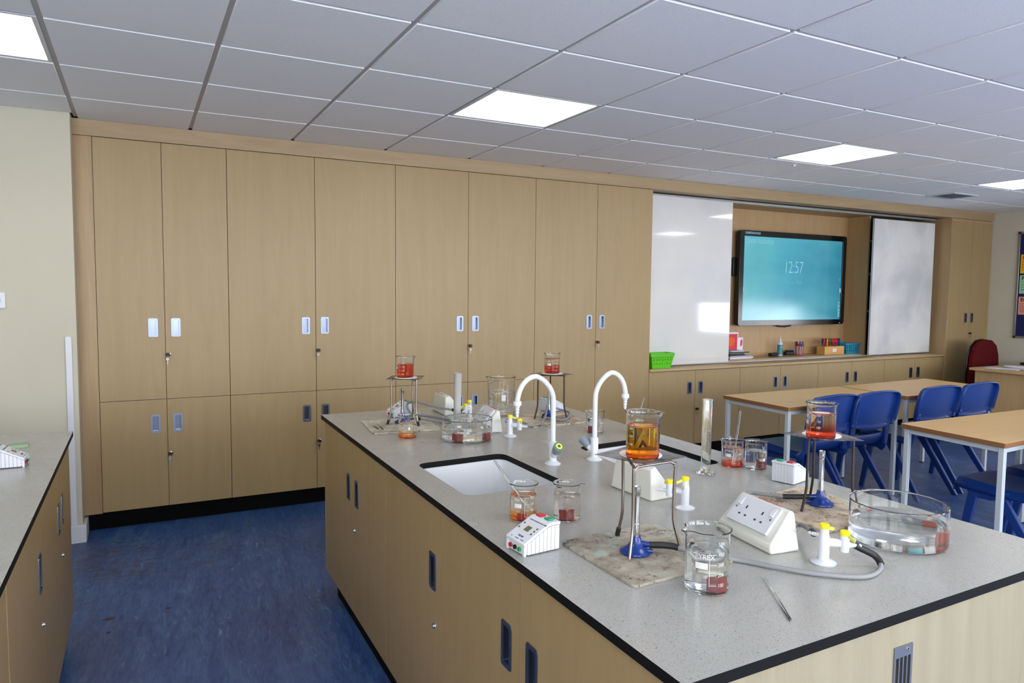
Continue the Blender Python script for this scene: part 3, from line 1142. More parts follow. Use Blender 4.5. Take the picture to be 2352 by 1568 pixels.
# scissors block
t = thing('scissor_block', 'pine block holding upright scissors', 'scissor block', (6.735, 0.345, ZS))
MB().box(-0.15, 0.15, -0.05, 0.05, 0, 0.085).build('block', M_pine, t, bevel=0.002)
MB().box(-0.028, 0.028, -0.0512, -0.0503, 0.028, 0.062).build('label', M_paper, t)
text('RED', 0.018, M_red, t, (0, -0.0514, 0.045), RX, 'CENTER', name='label_lettering')
scol = [('red', (200, 26, 40)), ('blue', (30, 40, 130)), ('yellow', (232, 190, 40)), ('green', (20, 90, 60)), ('green', (20, 90, 60)), ('red', (200, 26, 40)), ('red', (190, 20, 36)), ('red', (206, 30, 44)), ('red', (196, 24, 38)), ('red', (200, 26, 40)), ('blue', (30, 40, 130)), ('red', (214, 34, 48))]
ORD = ['first', 'second', 'third', 'fourth', 'fifth', 'sixth', 'seventh', 'eighth', 'ninth', 'tenth', 'eleventh', 'last']
for k, (cn, c_) in enumerate(scol):
    x = 6.735 - 0.125 + k * 0.0228
    y = 0.345 + (0.02 if k % 2 else -0.02)
    lab = '%s-handled scissors, %s from the left in the pine block' % (cn, ORD[k]) if k < 11 else '%s-handled scissors at the right end of the pine block' % cn
    s_ = thing('scissors', lab, 'scissors', (x, y, ZS + 0.0855), R(random.uniform(10, 50)), 'scissors in the pine block')
    hm = mat('scissor_' + cn, c_, 0.35)
    for sgn in (-1, 1):
        m = MB()
        pts = [(sgn * 0.013 + 0.012 * math.cos(a), 0.003 * sgn, 0.055 + 0.022 * math.sin(a)) for a in [2 * PI * i / 14 for i in range(15)]]
        m.tube(pts, 0.0042, 6)
        m.tube([(sgn * 0.008, 0.003 * sgn, 0.036), (sgn * 0.001, 0.002 * sgn, 0.008)], 0.0045, 6)
        m.build('finger_loop', hm, s_)
    MB().box(-0.004, 0.004, -0.002, 0.002, 0.0, 0.014).build('blade', M_steel2, s_)

# marker pot
t = thing('pen_pot', 'red wire mesh pot full of marker pens', 'pen pot', (6.33, 0.40, ZS))
m = MB()
n = 10
for k in range(28):
    a = 2 * PI * k / 28
    m.tube([(0.038 * math.cos(a), 0.038 * math.sin(a), 0.002), (0.044 * math.cos(a), 0.044 * math.sin(a), 0.105)], 0.0009, 4)
for z in [0.004 + 0.010 * i for i in range(11)]:
    r = 0.038 + 0.006 * z / 0.105
    m.tube([(r * math.cos(2 * PI * i / 24), r * math.sin(2 * PI * i / 24), z) for i in range(25)], 0.0012 if 0.01 < z < 0.1 else 0.003, 5)
m.lathe([(0, 0), (0.038, 0), (0.038, 0.003), (0, 0.003)], 24)
m.build('wire_cage', mat('red_wire', (160, 24, 40), 0.4), t)
pc = [('red', (200, 24, 30)), ('black', (14, 14, 16)), ('blue', (30, 60, 180)), ('green', (20, 110, 60)), ('black', (14, 14, 16)), ('red', (200, 24, 30)), ('blue', (30, 60, 180))]
seen = {}
for k, (cn, c_) in enumerate(pc):
    a = 2 * PI * k / 7 + 2.3
    x, y = 6.33 + 0.024 * math.cos(a), 0.40 + 0.024 * math.sin(a)
    where = ' in the red wire pot, ' + ['at its back left', 'at its left', 'at its front left', 'at its front', 'at its front right', 'at its right', 'at its back right'][k]
    s_ = thing('marker_pen', cn + '-capped whiteboard marker' + where, 'pen', (x, y, ZS + 0.004), 0, 'marker pens in the red pot')
    s_.rotation_euler = (0.10 * math.sin(a) * -1, 0.10 * math.cos(a), 0)
    MB().lathe([(0, 0), (0.007, 0.0), (0.008, 0.01), (0.008, 0.092)], 12).build('barrel', M_white, s_)
    MB().lathe([(0.0085, 0.088), (0.009, 0.09), (0.009, 0.128), (0.006, 0.134), (0, 0.134)], 12).build('cap', mat('cap_' + cn, c_, 0.3), s_)

# cleaner bottle, two erasers
t = thing('cleaner_bottle', 'white and teal cleaner bottle with a nozzle, between two black board erasers', 'bottle', (6.07, 0.42, ZS))
MB().lathe([(0, 0), (0.024, 0), (0.026, 0.004), (0.026, 0.118), (0.022, 0.132), (0.011, 0.142), (0.011, 0.150), (0, 0.150)], 28).build('body', M_white, t)
MB().lathe([(0.013, 0.146), (0.014, 0.15), (0.013, 0.163), (0.008, 0.168), (0.003, 0.192), (0, 0.193)], 20).build('nozzle', M_white, t)
m = MB()
seg = 28
m.grid([[(0.0264 * math.cos(a), 0.0264 * math.sin(a), z) for a in [R(-200 + 230 * i / 20) for i in range(21)]] for z in (0.012, 0.112)])
m.build('label', mat('teal_label', (48, 132, 140), 0.4), t, normals=False)
text('CLEANER', 0.016, M_white, t, (0, 0, 0), name='label_lettering', bend=(0.0266, R(-120), 0.09), sx=0.7)
for k, (x, y, r_) in enumerate(((5.93, 0.375, 8), (6.205, 0.42, -5))):
    t = thing('board_eraser', ['black board eraser left of the cleaner bottle', 'black board eraser right of the cleaner bottle'][k], 'eraser', (x, y, ZS), R(r_), 'board erasers')
    MB().box(-0.055, 0.055, -0.022, 0.022, 0.012, 0.036).build('grip', M_black, t, bevel=0.005)
    MB().box(-0.055, 0.055, -0.022, 0.022, 0.0, 0.0118).build('felt_pad', mat('felt', (38, 36, 38), 0.95), t, bevel=0.001)
t = thing('marker_pen', 'black marker with a blue cap lying on the right-hand board eraser', 'pen', (6.205, 0.42, ZS + 0.0445), R(-5), 'marker pens by the erasers')
m = MB()
m.tube([(-0.05, 0, 0), (0.045, 0, 0)], 0.008, 12)
m.build('barrel', M_black, t)
MB().tube([(0.0455, 0, 0), (0.062, 0, 0)], 0.0085, 12).build('cap', mat('cap_blue', (30, 60, 180), 0.3), t)

# stacks of papers at the left end of the recess
bx0 = 5.0
cols_ = [('red exercise folder, lowest of the pile beside the left whiteboard', (176, 20, 34), 0.30, 0.008, 0.0),
         ('white paper pad in the pile beside the left whiteboard', (214, 216, 222), 0.32, 0.010, 2),
         ('teal folder in the pile beside the left whiteboard', (20, 120, 120), 0.31, 0.006, -2),
         ('grey-blue notebook in the pile beside the left whiteboard', (128, 136, 160), 0.30, 0.007, 3),
         ('dark brown case on top of the folders beside the left whiteboard', (52, 38, 30), 0.20, 0.024, 0),
         ('white paper booklet on the dark case beside the left whiteboard', (226, 228, 236), 0.26, 0.016, -4),
         ('lilac paper topping the pile beside the left whiteboard', (176, 172, 196), 0.19, 0.008, 4)]
zc = ZS
for lab, c_, wd, th, r_ in cols_:
    t = thing(lab.split(' in ')[0].split(',')[0].split(' on ')[0].split(' topping')[0].split(' ')[-1] if False else ('folder' if 'folder' in lab else 'case' if 'case' in lab else 'booklet'), lab, 'folder' if 'folder' in lab else ('case' if 'case' in lab else 'booklet'), (5.235 + wd / 2, 0.37, zc + 0.0002), R(r_), 'pile beside the left whiteboard')
    MB().box(-wd / 2, wd / 2, -0.10, 0.10, 0.0, 0.0012).box(-wd / 2, wd / 2, -0.10, 0.10, th - 0.0012, th).box(-wd / 2, -wd / 2 + 0.002, -0.10, 0.10, 0.0012, th - 0.0012).build('cover', mat('cover_%d_%d_%d' % c_, c_, 0.5), t)
    MB().box(-wd / 2 + 0.0025, wd / 2 - 0.003, -0.097, 0.097, 0.0014, th - 0.0014).build('pages', M_paper if 'case' not in lab else M_black, t)
    zc += th + 0.0005
t = thing('greeting_card', 'pink and orange card standing behind the paper pile', 'card', (5.49, 0.482, ZS), 0)
m = MB()
m.box(-0.13, 0.06, -0.002, 0.0, 0, 0.245)
m.build('card', mat('pink_card', (214, 50, 76), 0.6), t)
m = MB()
m.box(-0.13, 0.06, -0.0028, -0.0022, 0.228, 0.245)
m.box(0.05, 0.06, -0.0028, -0.0022, 0, 0.228)
m.build('white_border', M_paper, t)
m = MB()
m.prism([(-0.03 + 0.045 * math.cos(a) * (1 + 0.2 * math.sin(3 * a)), 0.15 + 0.05 * math.sin(a)) for a in [2 * PI * i / 18 for i in range(18)]], -0.0030, -0.0024, 'xz')
m.build('orange_patch', mat('orange_print', (226, 96, 30), 0.6), t)
t = thing('greeting_card', 'small white card with a pink figure beside the pink card', 'card', (5.59, 0.492, ZS), 0)
MB().box(-0.03, 0.035, -0.002, 0, 0, 0.19).build('card', M_paper, t)
MB().prism([(0.0, 0.10), (0.025, 0.11), (0.03, 0.16), (0.012, 0.175), (0.0, 0.15)], -0.0028, -0.0022, 'xz').build('pink_figure', mat('pink_print', (210, 60, 120), 0.6), t)
t = thing('plastic_cup', 'clear plastic cup standing at the left end of the paper pile', 'cup', (5.185, 0.295, ZS + 0.0), 0)
MB().lathe([(0, 0), (0.028, 0), (0.034, 0.13), (0.032, 0.13), (0.0265, 0.003), (0, 0.003)], 24).build('cup_wall', mat('frosted_plastic', (196, 178, 172), 0.4, **{'Transmission_Weight': 0.6}), t)

# ------------------------------------------------------------------ left wall fittings
p0, p1 = at(-10, 668, 1, NIB), at(14, 706, 1, NIB)
t = thing('dimmer_switch', 'white square dial switch on the cream wall at the left edge', 'switch', (p1.x - 0.043, NIB, (p0.z + p1.z) / 2 - 0.005))
m = MB()
m.prism(rrect(-0.043, 0.043, -0.043, 0.043, 0.006), -0.012, -0.0003, 'xz')
m.build('plate', M_white, t, bevel=0.003)
MB().lathe([(0, 0.014), (0.016, 0.014), (0.018, 0.010), (0.019, 0)], 28).build('dial', M_white, t, loc=(0.004, -0.012, 0), rot=(R(90), 0, 0))
pt = at(157, 773, 1, NIB)
m = MB()
m.box(pt.x - 0.015, pt.x + 0.015, NIB - 0.012, NIB - 0.0002, 0.1005, pt.z)
tag(m.build('cable_trunking', M_white, bevel=0.001), 'white vertical cable trunking strip on the cream wall behind the left bench', 'trunking')

# ------------------------------------------------------------------ notice board on the right wall
z1, z0 = at(2341, 533, 0, XR).z, at(2328, 775, 0, XR).z
ye = -0.282
t = thing('notice_board', 'navy felt notice board in an aluminium frame on the right wall', 'notice board', (XR - 0.0005, ye, z0))
HB = z1 - z0
WB = 1.25
MB().box(-0.012, 0, -WB + 0.02, -0.02, 0.02, HB - 0.02).build('felt_panel', mat('navy_felt', (22, 24, 78), 0.9), t)
m = MB()
for a, b, c, d in ((-WB, 0, 0, 0.022), (-WB, 0, HB - 0.022, HB), (-0.022, 0, 0.022, HB - 0.022), (-WB, -WB + 0.022, 0.022, HB - 0.022)):
    m.box(-0.018, 0, a, b, c, d)
m.build('frame', M_satin, t, bevel=0.003)
for a, c in ((-0.026, -0.002), (-0.026, HB - 0.024), (-WB - 0.002, -0.002), (-WB - 0.002, HB - 0.024)):
    MB().box(-0.020, -0.0001, a, a + 0.028, c, c + 0.026).build('corner_cap', M_black, t, bevel=0.003)


def poster(label, ztop, zbot, rgb, head, lines, tilt, hc):
    za, zb = at(2338, ztop, 0, XR).z, at(2336, zbot, 0, XR).z
    o = thing('poster', label, 'poster', (XR - 0.0135, ye - 0.035, zb), 0, 'coloured posters on the notice board')
    hh_ = za - zb
    MB().box(-0.001, 0, -0.30, 0, 0, hh_).build('sheet', mat('sheet_%d_%d_%d' % rgb, rgb, 0.6), o)
    RR = (R(90), 0, R(-90))
    text(head, 0.055, hc, o, (-0.0015, -0.02, hh_ - 0.035), RR, name='heading', bold=0.0015)
    n = len(lines)
    for i, s in enumerate(lines):
        text(s, min(0.026, 0.8 * (hh_ - 0.095) / n), M_print, o, (-0.0015, -0.016, hh_ - 0.078 - i * (hh_ - 0.095) / n), RR, name='text_line')
    for yy in (-0.006, -0.294):
        MB().lathe([(0, 0.003), (0.003, 0.002), (0.003, 0)], 10).build('pin', M_red, o, loc=(-0.0012, yy, hh_ - 0.006), rot=(0, R(-90), 0))


poster('yellow poster on the notice board, topmost at its left edge', 585, 628, (236, 178, 16), 'E', ['State', 'happen', 'your', 'science'], 0, M_red)
poster('pale green poster on the notice board, starting with a bold F', 632, 674, (150, 200, 160), 'Fair', ['To have', 'ensure', 'are fair', 'measure'], 0, M_black)
poster('pink poster on the notice board, lowest of the three', 681, 722, (226, 150, 124), 'Ev', ['Describe', 'work', 'Consider', 'your results', 'What could', 'investigate'], 0, M_black)

# ------------------------------------------------------------------ island bench
FL, FR, NR, NL = Vector((1.048, -1.337)), Vector((2.235, -1.365)), Vector((2.197, -3.905)), Vector((1.008, -3.926))


def stone_top(name, label, quad, holes, z1, th, rcorner=0.004):
    t = MB()
    t.slab(rquad(quad, rcorner, 3), [h[::-1] for h in holes], z1 - th, z1, 0, 1)
    o = t.build(name, [M_stone, M_blackedge])
    tag(o, label, 'worktop')
    return o


def sinkpts(*px):
    return [at(a, b, 2, ZB) for a, b in px]


s1 = [Vector((1.119, -2.876)), Vector((1.460, -2.867)), Vector((1.462, -2.424)), Vector((1.120, -2.446))]
s2 = [Vector((1.733, -2.885)), Vector((2.090, -2.890)), Vector((2.098, -2.425)), Vector((1.768, -2.455))]
stone_top('island_worktop', 'grey speckled worktop of the island bench with a black edge', [NL, NR, FR, FL], [rquad(s1, 0.045, 6), rquad(s2, 0.045, 6)], ZB, 0.020)


def sink(label, q):
    t = thing('sink', label, 'sink', (0, 0, 0), 0, 'white undermounted sinks')
    c = sum(q, Vector((0, 0))) / 4
    t.location = (c.x, c.y, ZB - 0.0205)
    loc_ = [p - c for p in q]
    big = rquad([p * 1.10 for p in loc_], 0.05, 6)
    a = rquad([p * 1.012 for p in loc_], 0.046, 6)
    b = rquad([p * 0.93 for p in loc_], 0.05, 6)
    m = MB()
    n = len(a)
    L0 = [m.bm.verts.new((x, y, 0)) for x, y in big]
    L1 = [m.bm.verts.new((x, y, 0)) for x, y in a]
    L2 = [m.bm.verts.new((x, y, -0.006)) for x, y in a]
    L3 = [m.bm.verts.new((x, y, -0.17)) for x, y in b]
    L4 = [m.bm.verts.new((x * 0.9, y * 0.9, -0.185)) for x, y in b]
    for A, B in ((L0, L1), (L1, L2), (L2, L3), (L3, L4)):
        for i in range(n):
            f = m.bm.faces.new((A[i], A[(i + 1) % n], B[(i + 1) % n], B[i]))
            f.smooth = True
    m.bm.faces.new(L4)
    m.build('basin', M_ceramic, t, normals=False)
    MB().lathe([(0.03, 0.002), (0.028, 0.003), (0.02, 0.0005), (0, 0)], 24).build('drain', M_chrome, t, loc=(0, 0, -0.1845))


sink('white sink on the near left of the island, left of the water taps', s1)
sink('white sink on the right of the island, behind the orange beaker', s2)

XF = 1.0355          # door plane of the island's left side (mean)


def xface(y):        # the doors follow the worktop's long edge
    return NL.x + (FL.x - NL.x) * (y - NL.y) / (FL.y - NL.y) + 0.014


ang = math.atan2(FL.x - NL.x, FL.y - NL.y)
DT = ZB - 0.0215


def bench_unit(label, ya, yb_, splits, handles, locks, side, dist, group, name='bench_cupboard', depth=0.55, ztop=None, g=0.0017):
    """side: 'w' faces -x. ya = far (larger y) edge, yb_ = near edge; all measured along y"""
    if side == 'w':
        x = xface(ya)
        t = thing(name, label, 'cupboard', (x, ya, 0), R(-90) - ang, group)
        W_ = ya - yb_
        f = lambda y: (ya - y)
    else:
        x = dist
        t = thing(name, label, 'cupboard', (x, yb_, 0), R(90), group)
        W_ = ya - yb_
        f = lambda y: (y - yb_)
    MB().box(0.001, W_ - 0.001, 0.0195, depth, 0.095, ztop or DT).build('carcass', M_niche, t)
    MB().box(0.10 if ya > -1.4 and side == 'w' else 0.0, W_, 0.032, 0.050, 0.0, 0.0945).build('plinth', M_kick, t)
    ed = sorted([f(v) for v in splits if not isinstance(v, str)] + [0, W_])
    for a, b in zip(ed[:-1], ed[1:]):
        hs = [f(h) for h in handles if a < f(h) < b]
        lk = [f(h) for h in locks if a < f(h) < b]
        door_part(t, a, b, 0.095, DT - 0.001, handle=(hs[0], 0.612) if hs else None, lock=(lk[0], 0.452) if lk else None, g=g)
    return t


bench_unit('two-door maple cupboard at the far end of the island bench, left side', -1.357, -2.345, [-1.877], [-1.811, -1.942], [-1.905], 'w', 0, 'cupboards under the island worktop')
bench_unit('single-door maple cupboard under the left sink', -2.346, -2.876, [], [-2.812], [-2.826], 'w', 0, 'cupboards under the island worktop', ztop=0.62)
bench_unit('two-door maple cupboard at the near end of the island bench, left side', -2.877, -3.874, [-3.364], [-3.300, -3.423], [-3.385], 'w', 0, 'cupboards under the island worktop')
# the side facing the tables
t = thing('bench_cupboard', 'row of maple cupboards on the island side facing the tables', 'cupboard', (2.184, -3.875, 0), R(90) - 0.014, 'cupboards under the island worktop')
MB().box(0, 0.985, 0.0195, 0.50, 0.095, DT).box(0.985, 1.46, 0.0195, 0.50, 0.095, 0.62).box(1.46, 2.48, 0.0195, 0.50, 0.095, DT).build('carcass', M_niche, t)
MB().box(0, 2.48, 0.055, 0.07, 0, 0.0945).build('plinth', M_kick, t)
for k in range(5):
    door_part(t, k * 0.496, (k + 1) * 0.496, 0.095, DT - 0.001, handle=(k * 0.496 + (0.44 if k % 2 == 0 else 0.056), 0.612))
# end panels
m = MB()
ex0, ex1 = NL.x + 0.014, NR.x - 0.014
m.box(ex0, ex1, -3.900, -3.8825, 0.0, DT)
o = m.build('end_panel', M_ash, bevel=0.001)
tag(o, 'pale ash end panel on the near end of the island bench', 'panel')
m = MB()
m.box(FL.x + 0.013, FR.x - 0.014, -1.3565, -1.3525, 0.095, DT)
o = m.build('end_panel', M_maple, bevel=0.001)
tag(o, 'maple end panel on the far end of the island bench, facing the wall cupboards', 'panel')
MB().box(FL.x + 0.075, FR.x - 0.075, -1.40, -1.382, 0.0, 0.0945).build('plinth', M_kick, o)
p0, p1 = at(2053, 1488, 1, -3.9), at(2095, 1474, 1, -3.9)
wv = p1.x - p0.x
t = thing('vent_grille', 'grey metal vent grille with black slots on the pale end panel', 'grille', (p0.x, -3.9003, p0.z - 0.24))
HV = 0.24
fw = wv * 0.84 / 4
holes = []
for k in range(4):
    a = wv * 0.09 + k * (wv * 0.86 / 4)
    holes.append([(a, 0.025), (a, HV - 0.022), (a + wv * 0.15, HV - 0.022), (a + wv * 0.15, 0.025)])
m = MB()
m.slab([(0, 0), (wv, 0), (wv, HV), (0, HV)], holes, 0, 0.0022)
m.bm.transform(Matrix.Rotation(R(90), 4, 'X'))
m.build('plate', M_satin, t)
MB().box(wv * 0.05, wv * 0.95, -0.0006, -0.0001, 0.02, HV - 0.018).build('dark_backing', M_void, t)
for zz in (0.010, HV - 0.010):
    MB().lathe([(0, 0.0022), (0.003, 0.0018), (0.0035, 0)], 14).build('screw', M_chrome, t, loc=(wv * 0.75, -0.0023, zz), rot=(R(90), 0, 0))

# bits of dried leaf on the floor
for k, (px, py, s_, lab) in enumerate(((251, 1421, 1.0, 'brown scrap of dried leaf on the blue floor, the larger one'), (250, 1452, 0.55, 'thin brown scrap on the blue floor, just nearer than the larger one'), (388, 1396, 0.5, 'small dark scrap on the middle of the blue floor'))):
    q = at(px, py, 2, 0.0)
    rnd = random.Random(k + 3)
    m = MB()
    pts = []
    for i in range(14):
        a = 2 * PI * i / 14
        r_ = (0.022 if i % 2 else 0.008) * rnd.uniform(0.6, 1.25) * s_
        pts.append((r_ * math.cos(a) * 1.2, r_ * math.sin(a)))
    m.prism(pts, 0.0004, 0.0016)
    o = m.build('leaf_scrap', mat('dried_leaf', (84, 58, 34), 0.9), rot=(0, 0, k * 1.1), loc=(q.x, q.y, 0))
    tag(o, lab, 'leaf', 'scraps on the floor')

# ------------------------------------------------------------------ left bench
stone_top('side_worktop', 'grey speckled worktop of the bench at the left edge', [Vector((-0.85, -3.95)), Vector((0.036, -3.95)), Vector((0.043, -1.31)), Vector((-0.85, -1.30))], [], ZB, 0.020)
bench_unit('two-door maple cupboard at the far end of the left bench', -1.325, -2.2905, [-1.744], [-1.652, -1.79], [-1.700], 'e', 0.025, 'cupboards under the left worktop', depth=0.80, g=0.0006)
bench_unit('maple cupboard in the middle of the left bench', -2.291, -2.886, [], [-2.335], [-2.312], 'e', 0.025, 'cupboards under the left worktop', depth=0.80, g=0.0006)
bench_unit('maple cupboard at the near end of the left bench', -2.888, -3.93, [-3.40], [-3.34, -3.46], [], 'e', 0.024, 'cupboards under the left worktop', depth=0.80)


# ------------------------------------------------------------------ glassware
def beaker(label, loc, r, h, liquid=None, level=0.0, spout=0.0, marks=None, fa=None, group='glass beakers', name='beaker', tip=0.0):
    """spout, fa: angles in the ground plane (radians). marks: list of (body, size, dangle, z)"""
    t = thing(name, label, 'beaker', loc, 0, group)
    th = 0.0016 if r < 0.05 else 0.0022
    seg = 64
    zi = 0.0028
    outer = [(0, 0.0006), (r * 0.84, 0.0), (r * 0.86, 0.0), (r * 0.955, 0.0016), (r * 0.994, 0.0052), (r, 0.008), (r, 0.0095), (r, h - 0.0115), (r, h - 0.010), (r + 0.0006, h - 0.005), (r + 0.0034, h - 0.0010), (r + 0.0036, h)]
    inner = [(r + 0.0020, h + 0.0008), (r - th + 0.0008, h - 0.0035), (r - th, h - 0.010), (r - th, h - 0.0115), (r - th, 0.0115), (r - th, 0.0095), (r * 0.985 - th, 0.0062), (r * 0.92 - th, zi + 0.0014), (r * 0.8, zi), (r * 0.78, zi), (0, zi)]
    m = MB()
    m.lathe(outer + inner, seg)
    for v in m.bm.verts:
        if v.co.z > h - 0.024 and Vector((v.co.x, v.co.y)).length > r * 0.6:
            a = math.atan2(v.co.y, v.co.x)
            d = (a - spout + PI) % (2 * PI) - PI
            k = max(0, (v.co.z - (h - 0.024)) / 0.024) ** 1.6
            g = math.exp(-(d / 0.19) ** 2)
            g2 = math.exp(-((abs(d) - 0.45) / 0.16) ** 2)
            rad = Vector((math.cos(a), math.sin(a)))
            v.co.x += rad.x * k * (0.0095 * g - 0.0035 * g2) * (r / 0.036) ** 0.5
            v.co.y += rad.y * k * (0.0095 * g - 0.0035 * g2) * (r / 0.036) ** 0.5
            v.co.z += -0.0030 * g * k - 0.0005 * g2 * k
    m.build('glass_wall', M_glass, t)
    if liquid:
        rl = r - th + 0.0003
        prof = [(0, zi - 0.0004), (r * 0.8, zi - 0.0004), (r * 0.92 - th + 0.0002, zi + 0.0012), (r * 0.985 - th + 0.0003, 0.0060), (rl, 0.0095), (rl, 0.0115), (rl, level - 0.002), (rl, level + 0.0008), (rl - 0.0015, level), (0, level)]
        MB().lathe(prof, seg).build('water', liquid, t)
    if marks:
        objs = []
        if fa is None:
            d_ = Vector((CAM.x - loc[0], CAM.y - loc[1]))
            fa = math.atan2(d_.y, d_.x)
        for it in marks:
            if it[0] == '|':       # line: (|, angle0, z0, angle1, z1, thick)
                _, a0, z0_, a1, z1_, tk = it
                mm = MB()
                n = 8 if a0 != a1 else 1
                A = [fa + a0 + (a1 - a0) * i / n for i in range(n + 1)]
                rr = r + 0.0003
                if a0 == a1:
                    dA = tk / r / 2
                    mm.grid([[(rr * math.cos(fa + a0 - dA), rr * math.sin(fa + a0 - dA), z) for z in (z0_, z1_)], [(rr * math.cos(fa + a0 + dA), rr * math.sin(fa + a0 + dA), z) for z in (z0_, z1_)]])
                else:
                    mm.grid([[(rr * math.cos(a), rr * math.sin(a), z0_ - tk / 2) for a in A], [(rr * math.cos(a), rr * math.sin(a), z1_ + tk / 2) for a in A]])
                objs.append(mm.build('m', M_glassprint, t, normals=False))
            else:
                objs.append(text(it[0], it[1], M_glassprint, t, (0, 0, 0), bend=(r, fa + it[2], it[3]), ext=0.00005, sx=0.9, name='m', bold=-0.00012))
        merge(objs, 'printed_scale', t)
    return t


def scale_marks(h, unit, n, vals, left='PYREX', big=1.0, block=True, under=None):
    """typical print: vertical line with four ticks, numbers to the right, name and block to the left"""
    out = []
    z0_ = h * 0.16
    dz = h * 0.17
    out.append(('|', 0.10, z0_, 0.10, z0_ + dz * (n - 1) + 0.001, 0.0006 * big))
    for i in range(n):
        z = z0_ + dz * i
        out.append(('|', 0.10, z, 0.42, z, 0.0006 * big))
        out.append((vals[i], 0.0085 * big, 0.50, z))
    if left:
        out.append((left, 0.0105 * big, -0.72, z0_ + dz * 2.6))
    if block:
        for k in range(1):
            out.append(('|', -0.70, z0_ + dz * 1.7, -0.02 - 0.12, z0_ + dz * 1.7, 0.0105 * big))
    if under:
        out.append((under, 0.0060 * big, -0.62, z0_ + dz * 0.75))
    return out


def jelly(label, x, y, z, s, rz=0.3, m_=None, tilt=0.0, h=None, group='jelly cubes'):
    t = MB()
    h = h or s
    t.box(-s / 2, s / 2, -s / 2, s / 2, 0, h)
    bmesh.ops.subdivide_edges(t.bm, edges=t.bm.edges, cuts=3, use_grid_fill=True)
    rnd = random.Random(int(x * 1000 + y * 7000))
    for v in t.bm.verts:
        v.co += Vector((rnd.uniform(-1, 1), rnd.uniform(-1, 1), rnd.uniform(0, 1) if v.co.z > 0.001 else 0)) * s * 0.045
    o = t.build('jelly_cube', m_ or M_jelly, None, bevel=s * 0.05, smooth=True)
    o.location = (x, y, z)
    o.rotation_euler = (tilt, 0, rz)
    return tag(o, label, 'jelly cube', group)


def glass_rod(label, p0, p1, r=0.003, m_=None, name='glass_rod', blob=True, group=None):
    t = thing(name, label, 'glass rod', p0, 0, group)
    d = Vector(p1) - Vector(p0)
    m = MB()
    m.tube([d * 0, d * 0.02, d * 0.5, d * 0.98, d], [r * 0.8, r, r, r, r * 0.8], 12)
    m.build('rod', m_ or M_glass2, t)
    if blob:
        mm = MB()
        mm.lathe([(0, -r * 1.5), (r * 1.1, -r * 1.1), (r * 1.5, 0), (r * 1.1, r * 1.1), (0, r * 1.5)], 12, c=tuple(d))
        mm.build('rounded_end', m_ or M_glass2, t)
    return t


def heat_mat(label, pts, m_, th=0.0062):
    c = sum((Vector(p) for p in pts), Vector((0, 0))) / 4
    t = MB()
    t.slab(rquad([Vector(p) - c for p in pts], 0.018, 5), [], 0, th)
    o = t.build('heat_mat', m_, bevel=0.0012, seg=2)
    o.location = (c.x, c.y, ZB + 0.0002)
    return tag(o, label, 'heat mat', 'square heatproof mats')


mA = [(1.135, -1.902), (1.421, -1.933), (1.455, -1.640), (1.166, -1.604)]
mB_ = [(1.800, -2.057), (2.080, -2.047), (2.125, -1.775), (1.840, -1.765)]
mC = [(1.157, -3.610), (1.447, -3.594), (1.442, -3.308), (1.157, -3.326)]
mD = [(1.790, -3.558), (2.080, -3.535), (2.075, -3.235), (1.790, -3.262)]
heat_mat('chalky heatproof mat at the far left of the island bench', mA, M_mat_clean)
heat_mat('scorched cream heatproof mat at the far right, behind the water tap', mB_, M_mat_scorch)
heat_mat('brown-stained heatproof mat, the nearest one, in front of the orange beaker', mC, M_mat_dirty)
heat_mat('scorched pale heatproof mat behind the near double socket', mD, M_mat_scorch)
ZMAT = ZB + 0.0064


def tripod(label, x, y, rz, style, R0=0.072, hh=0.205, feet=None):
    """style 'wire': bent bright wire; 'plate': flat iron ring plate with legs"""
    t = thing('tripod', label, 'tripod', (x, y, ZMAT), rz, 'tripod stands')
    mm = M_steel2 if style == 'wire' else M_iron
    P = [Vector((R0 * math.cos(a), R0 * math.sin(a), 0)) for a in (R(90), R(210), R(330))]
    if style == 'wire':
        for i in range(3):
            a, b = P[i], P[(i + 1) % 3]
            m = MB()
            ax, bx = a.copy(), b.copy()
            top = hh - 0.0045
            pts = [ax * 0.97 + Vector((0, 0, top - 0.075)), ax * 1.0 + Vector((0, 0, top - 0.014)), ax * 0.98 + (bx - ax) * 0.02 + Vector((0, 0, top - 0.004)), ax * 0.93 + (bx - ax) * 0.07 + Vector((0, 0, top)),
                   ax * 0.1 + bx * 0.85 + Vector((0, 0, top)), bx * 0.97 + Vector((0, 0, top - 0.0065))]
            m.tube(pts, 0.0032, 10)
            m.build('top_wire', mm, t)
    else:
        m = MB()
        q = [p * 1.10 for p in P]
        n = 5
        m.slab([(v.x, v.y) for v in q], [[(v.x * 0.58, v.y * 0.58) for v in q][::-1]], hh - 0.006, hh - 0.001)
        m.build('top_plate', mm, t, bevel=0.0015)
    for i, p in enumerate(P):
        m = MB()
        f = 1.0 if style == 'wire' else 0.96
        foot = p * 1.22
        m.tube([p * f + Vector((0, 0, hh - 0.0065)), p * f * 1.01 + Vector((0, 0, hh - 0.02)), p * 0.98 + Vector((0, 0, 0.11)), p * 0.985 + Vector((0, 0, 0.065)), p * 1.04 + Vector((0, 0, 0.045)), foot + Vector((0, 0, 0.0003))],
               0.0036, 10)
        leg = m.build('leg', mm if style != 'wire' else M_steel2, t)
        if feet and i in feet:
            MB().tube([foot * 1.0 + Vector((0, 0, 0.0004)), foot * 0.985 + Vector((0, 0, 0.008)), foot * 0.94 + Vector((0, 0, 0.020))], 0.0058, 10).build('rubber_foot', M_rubber, leg)
    return t


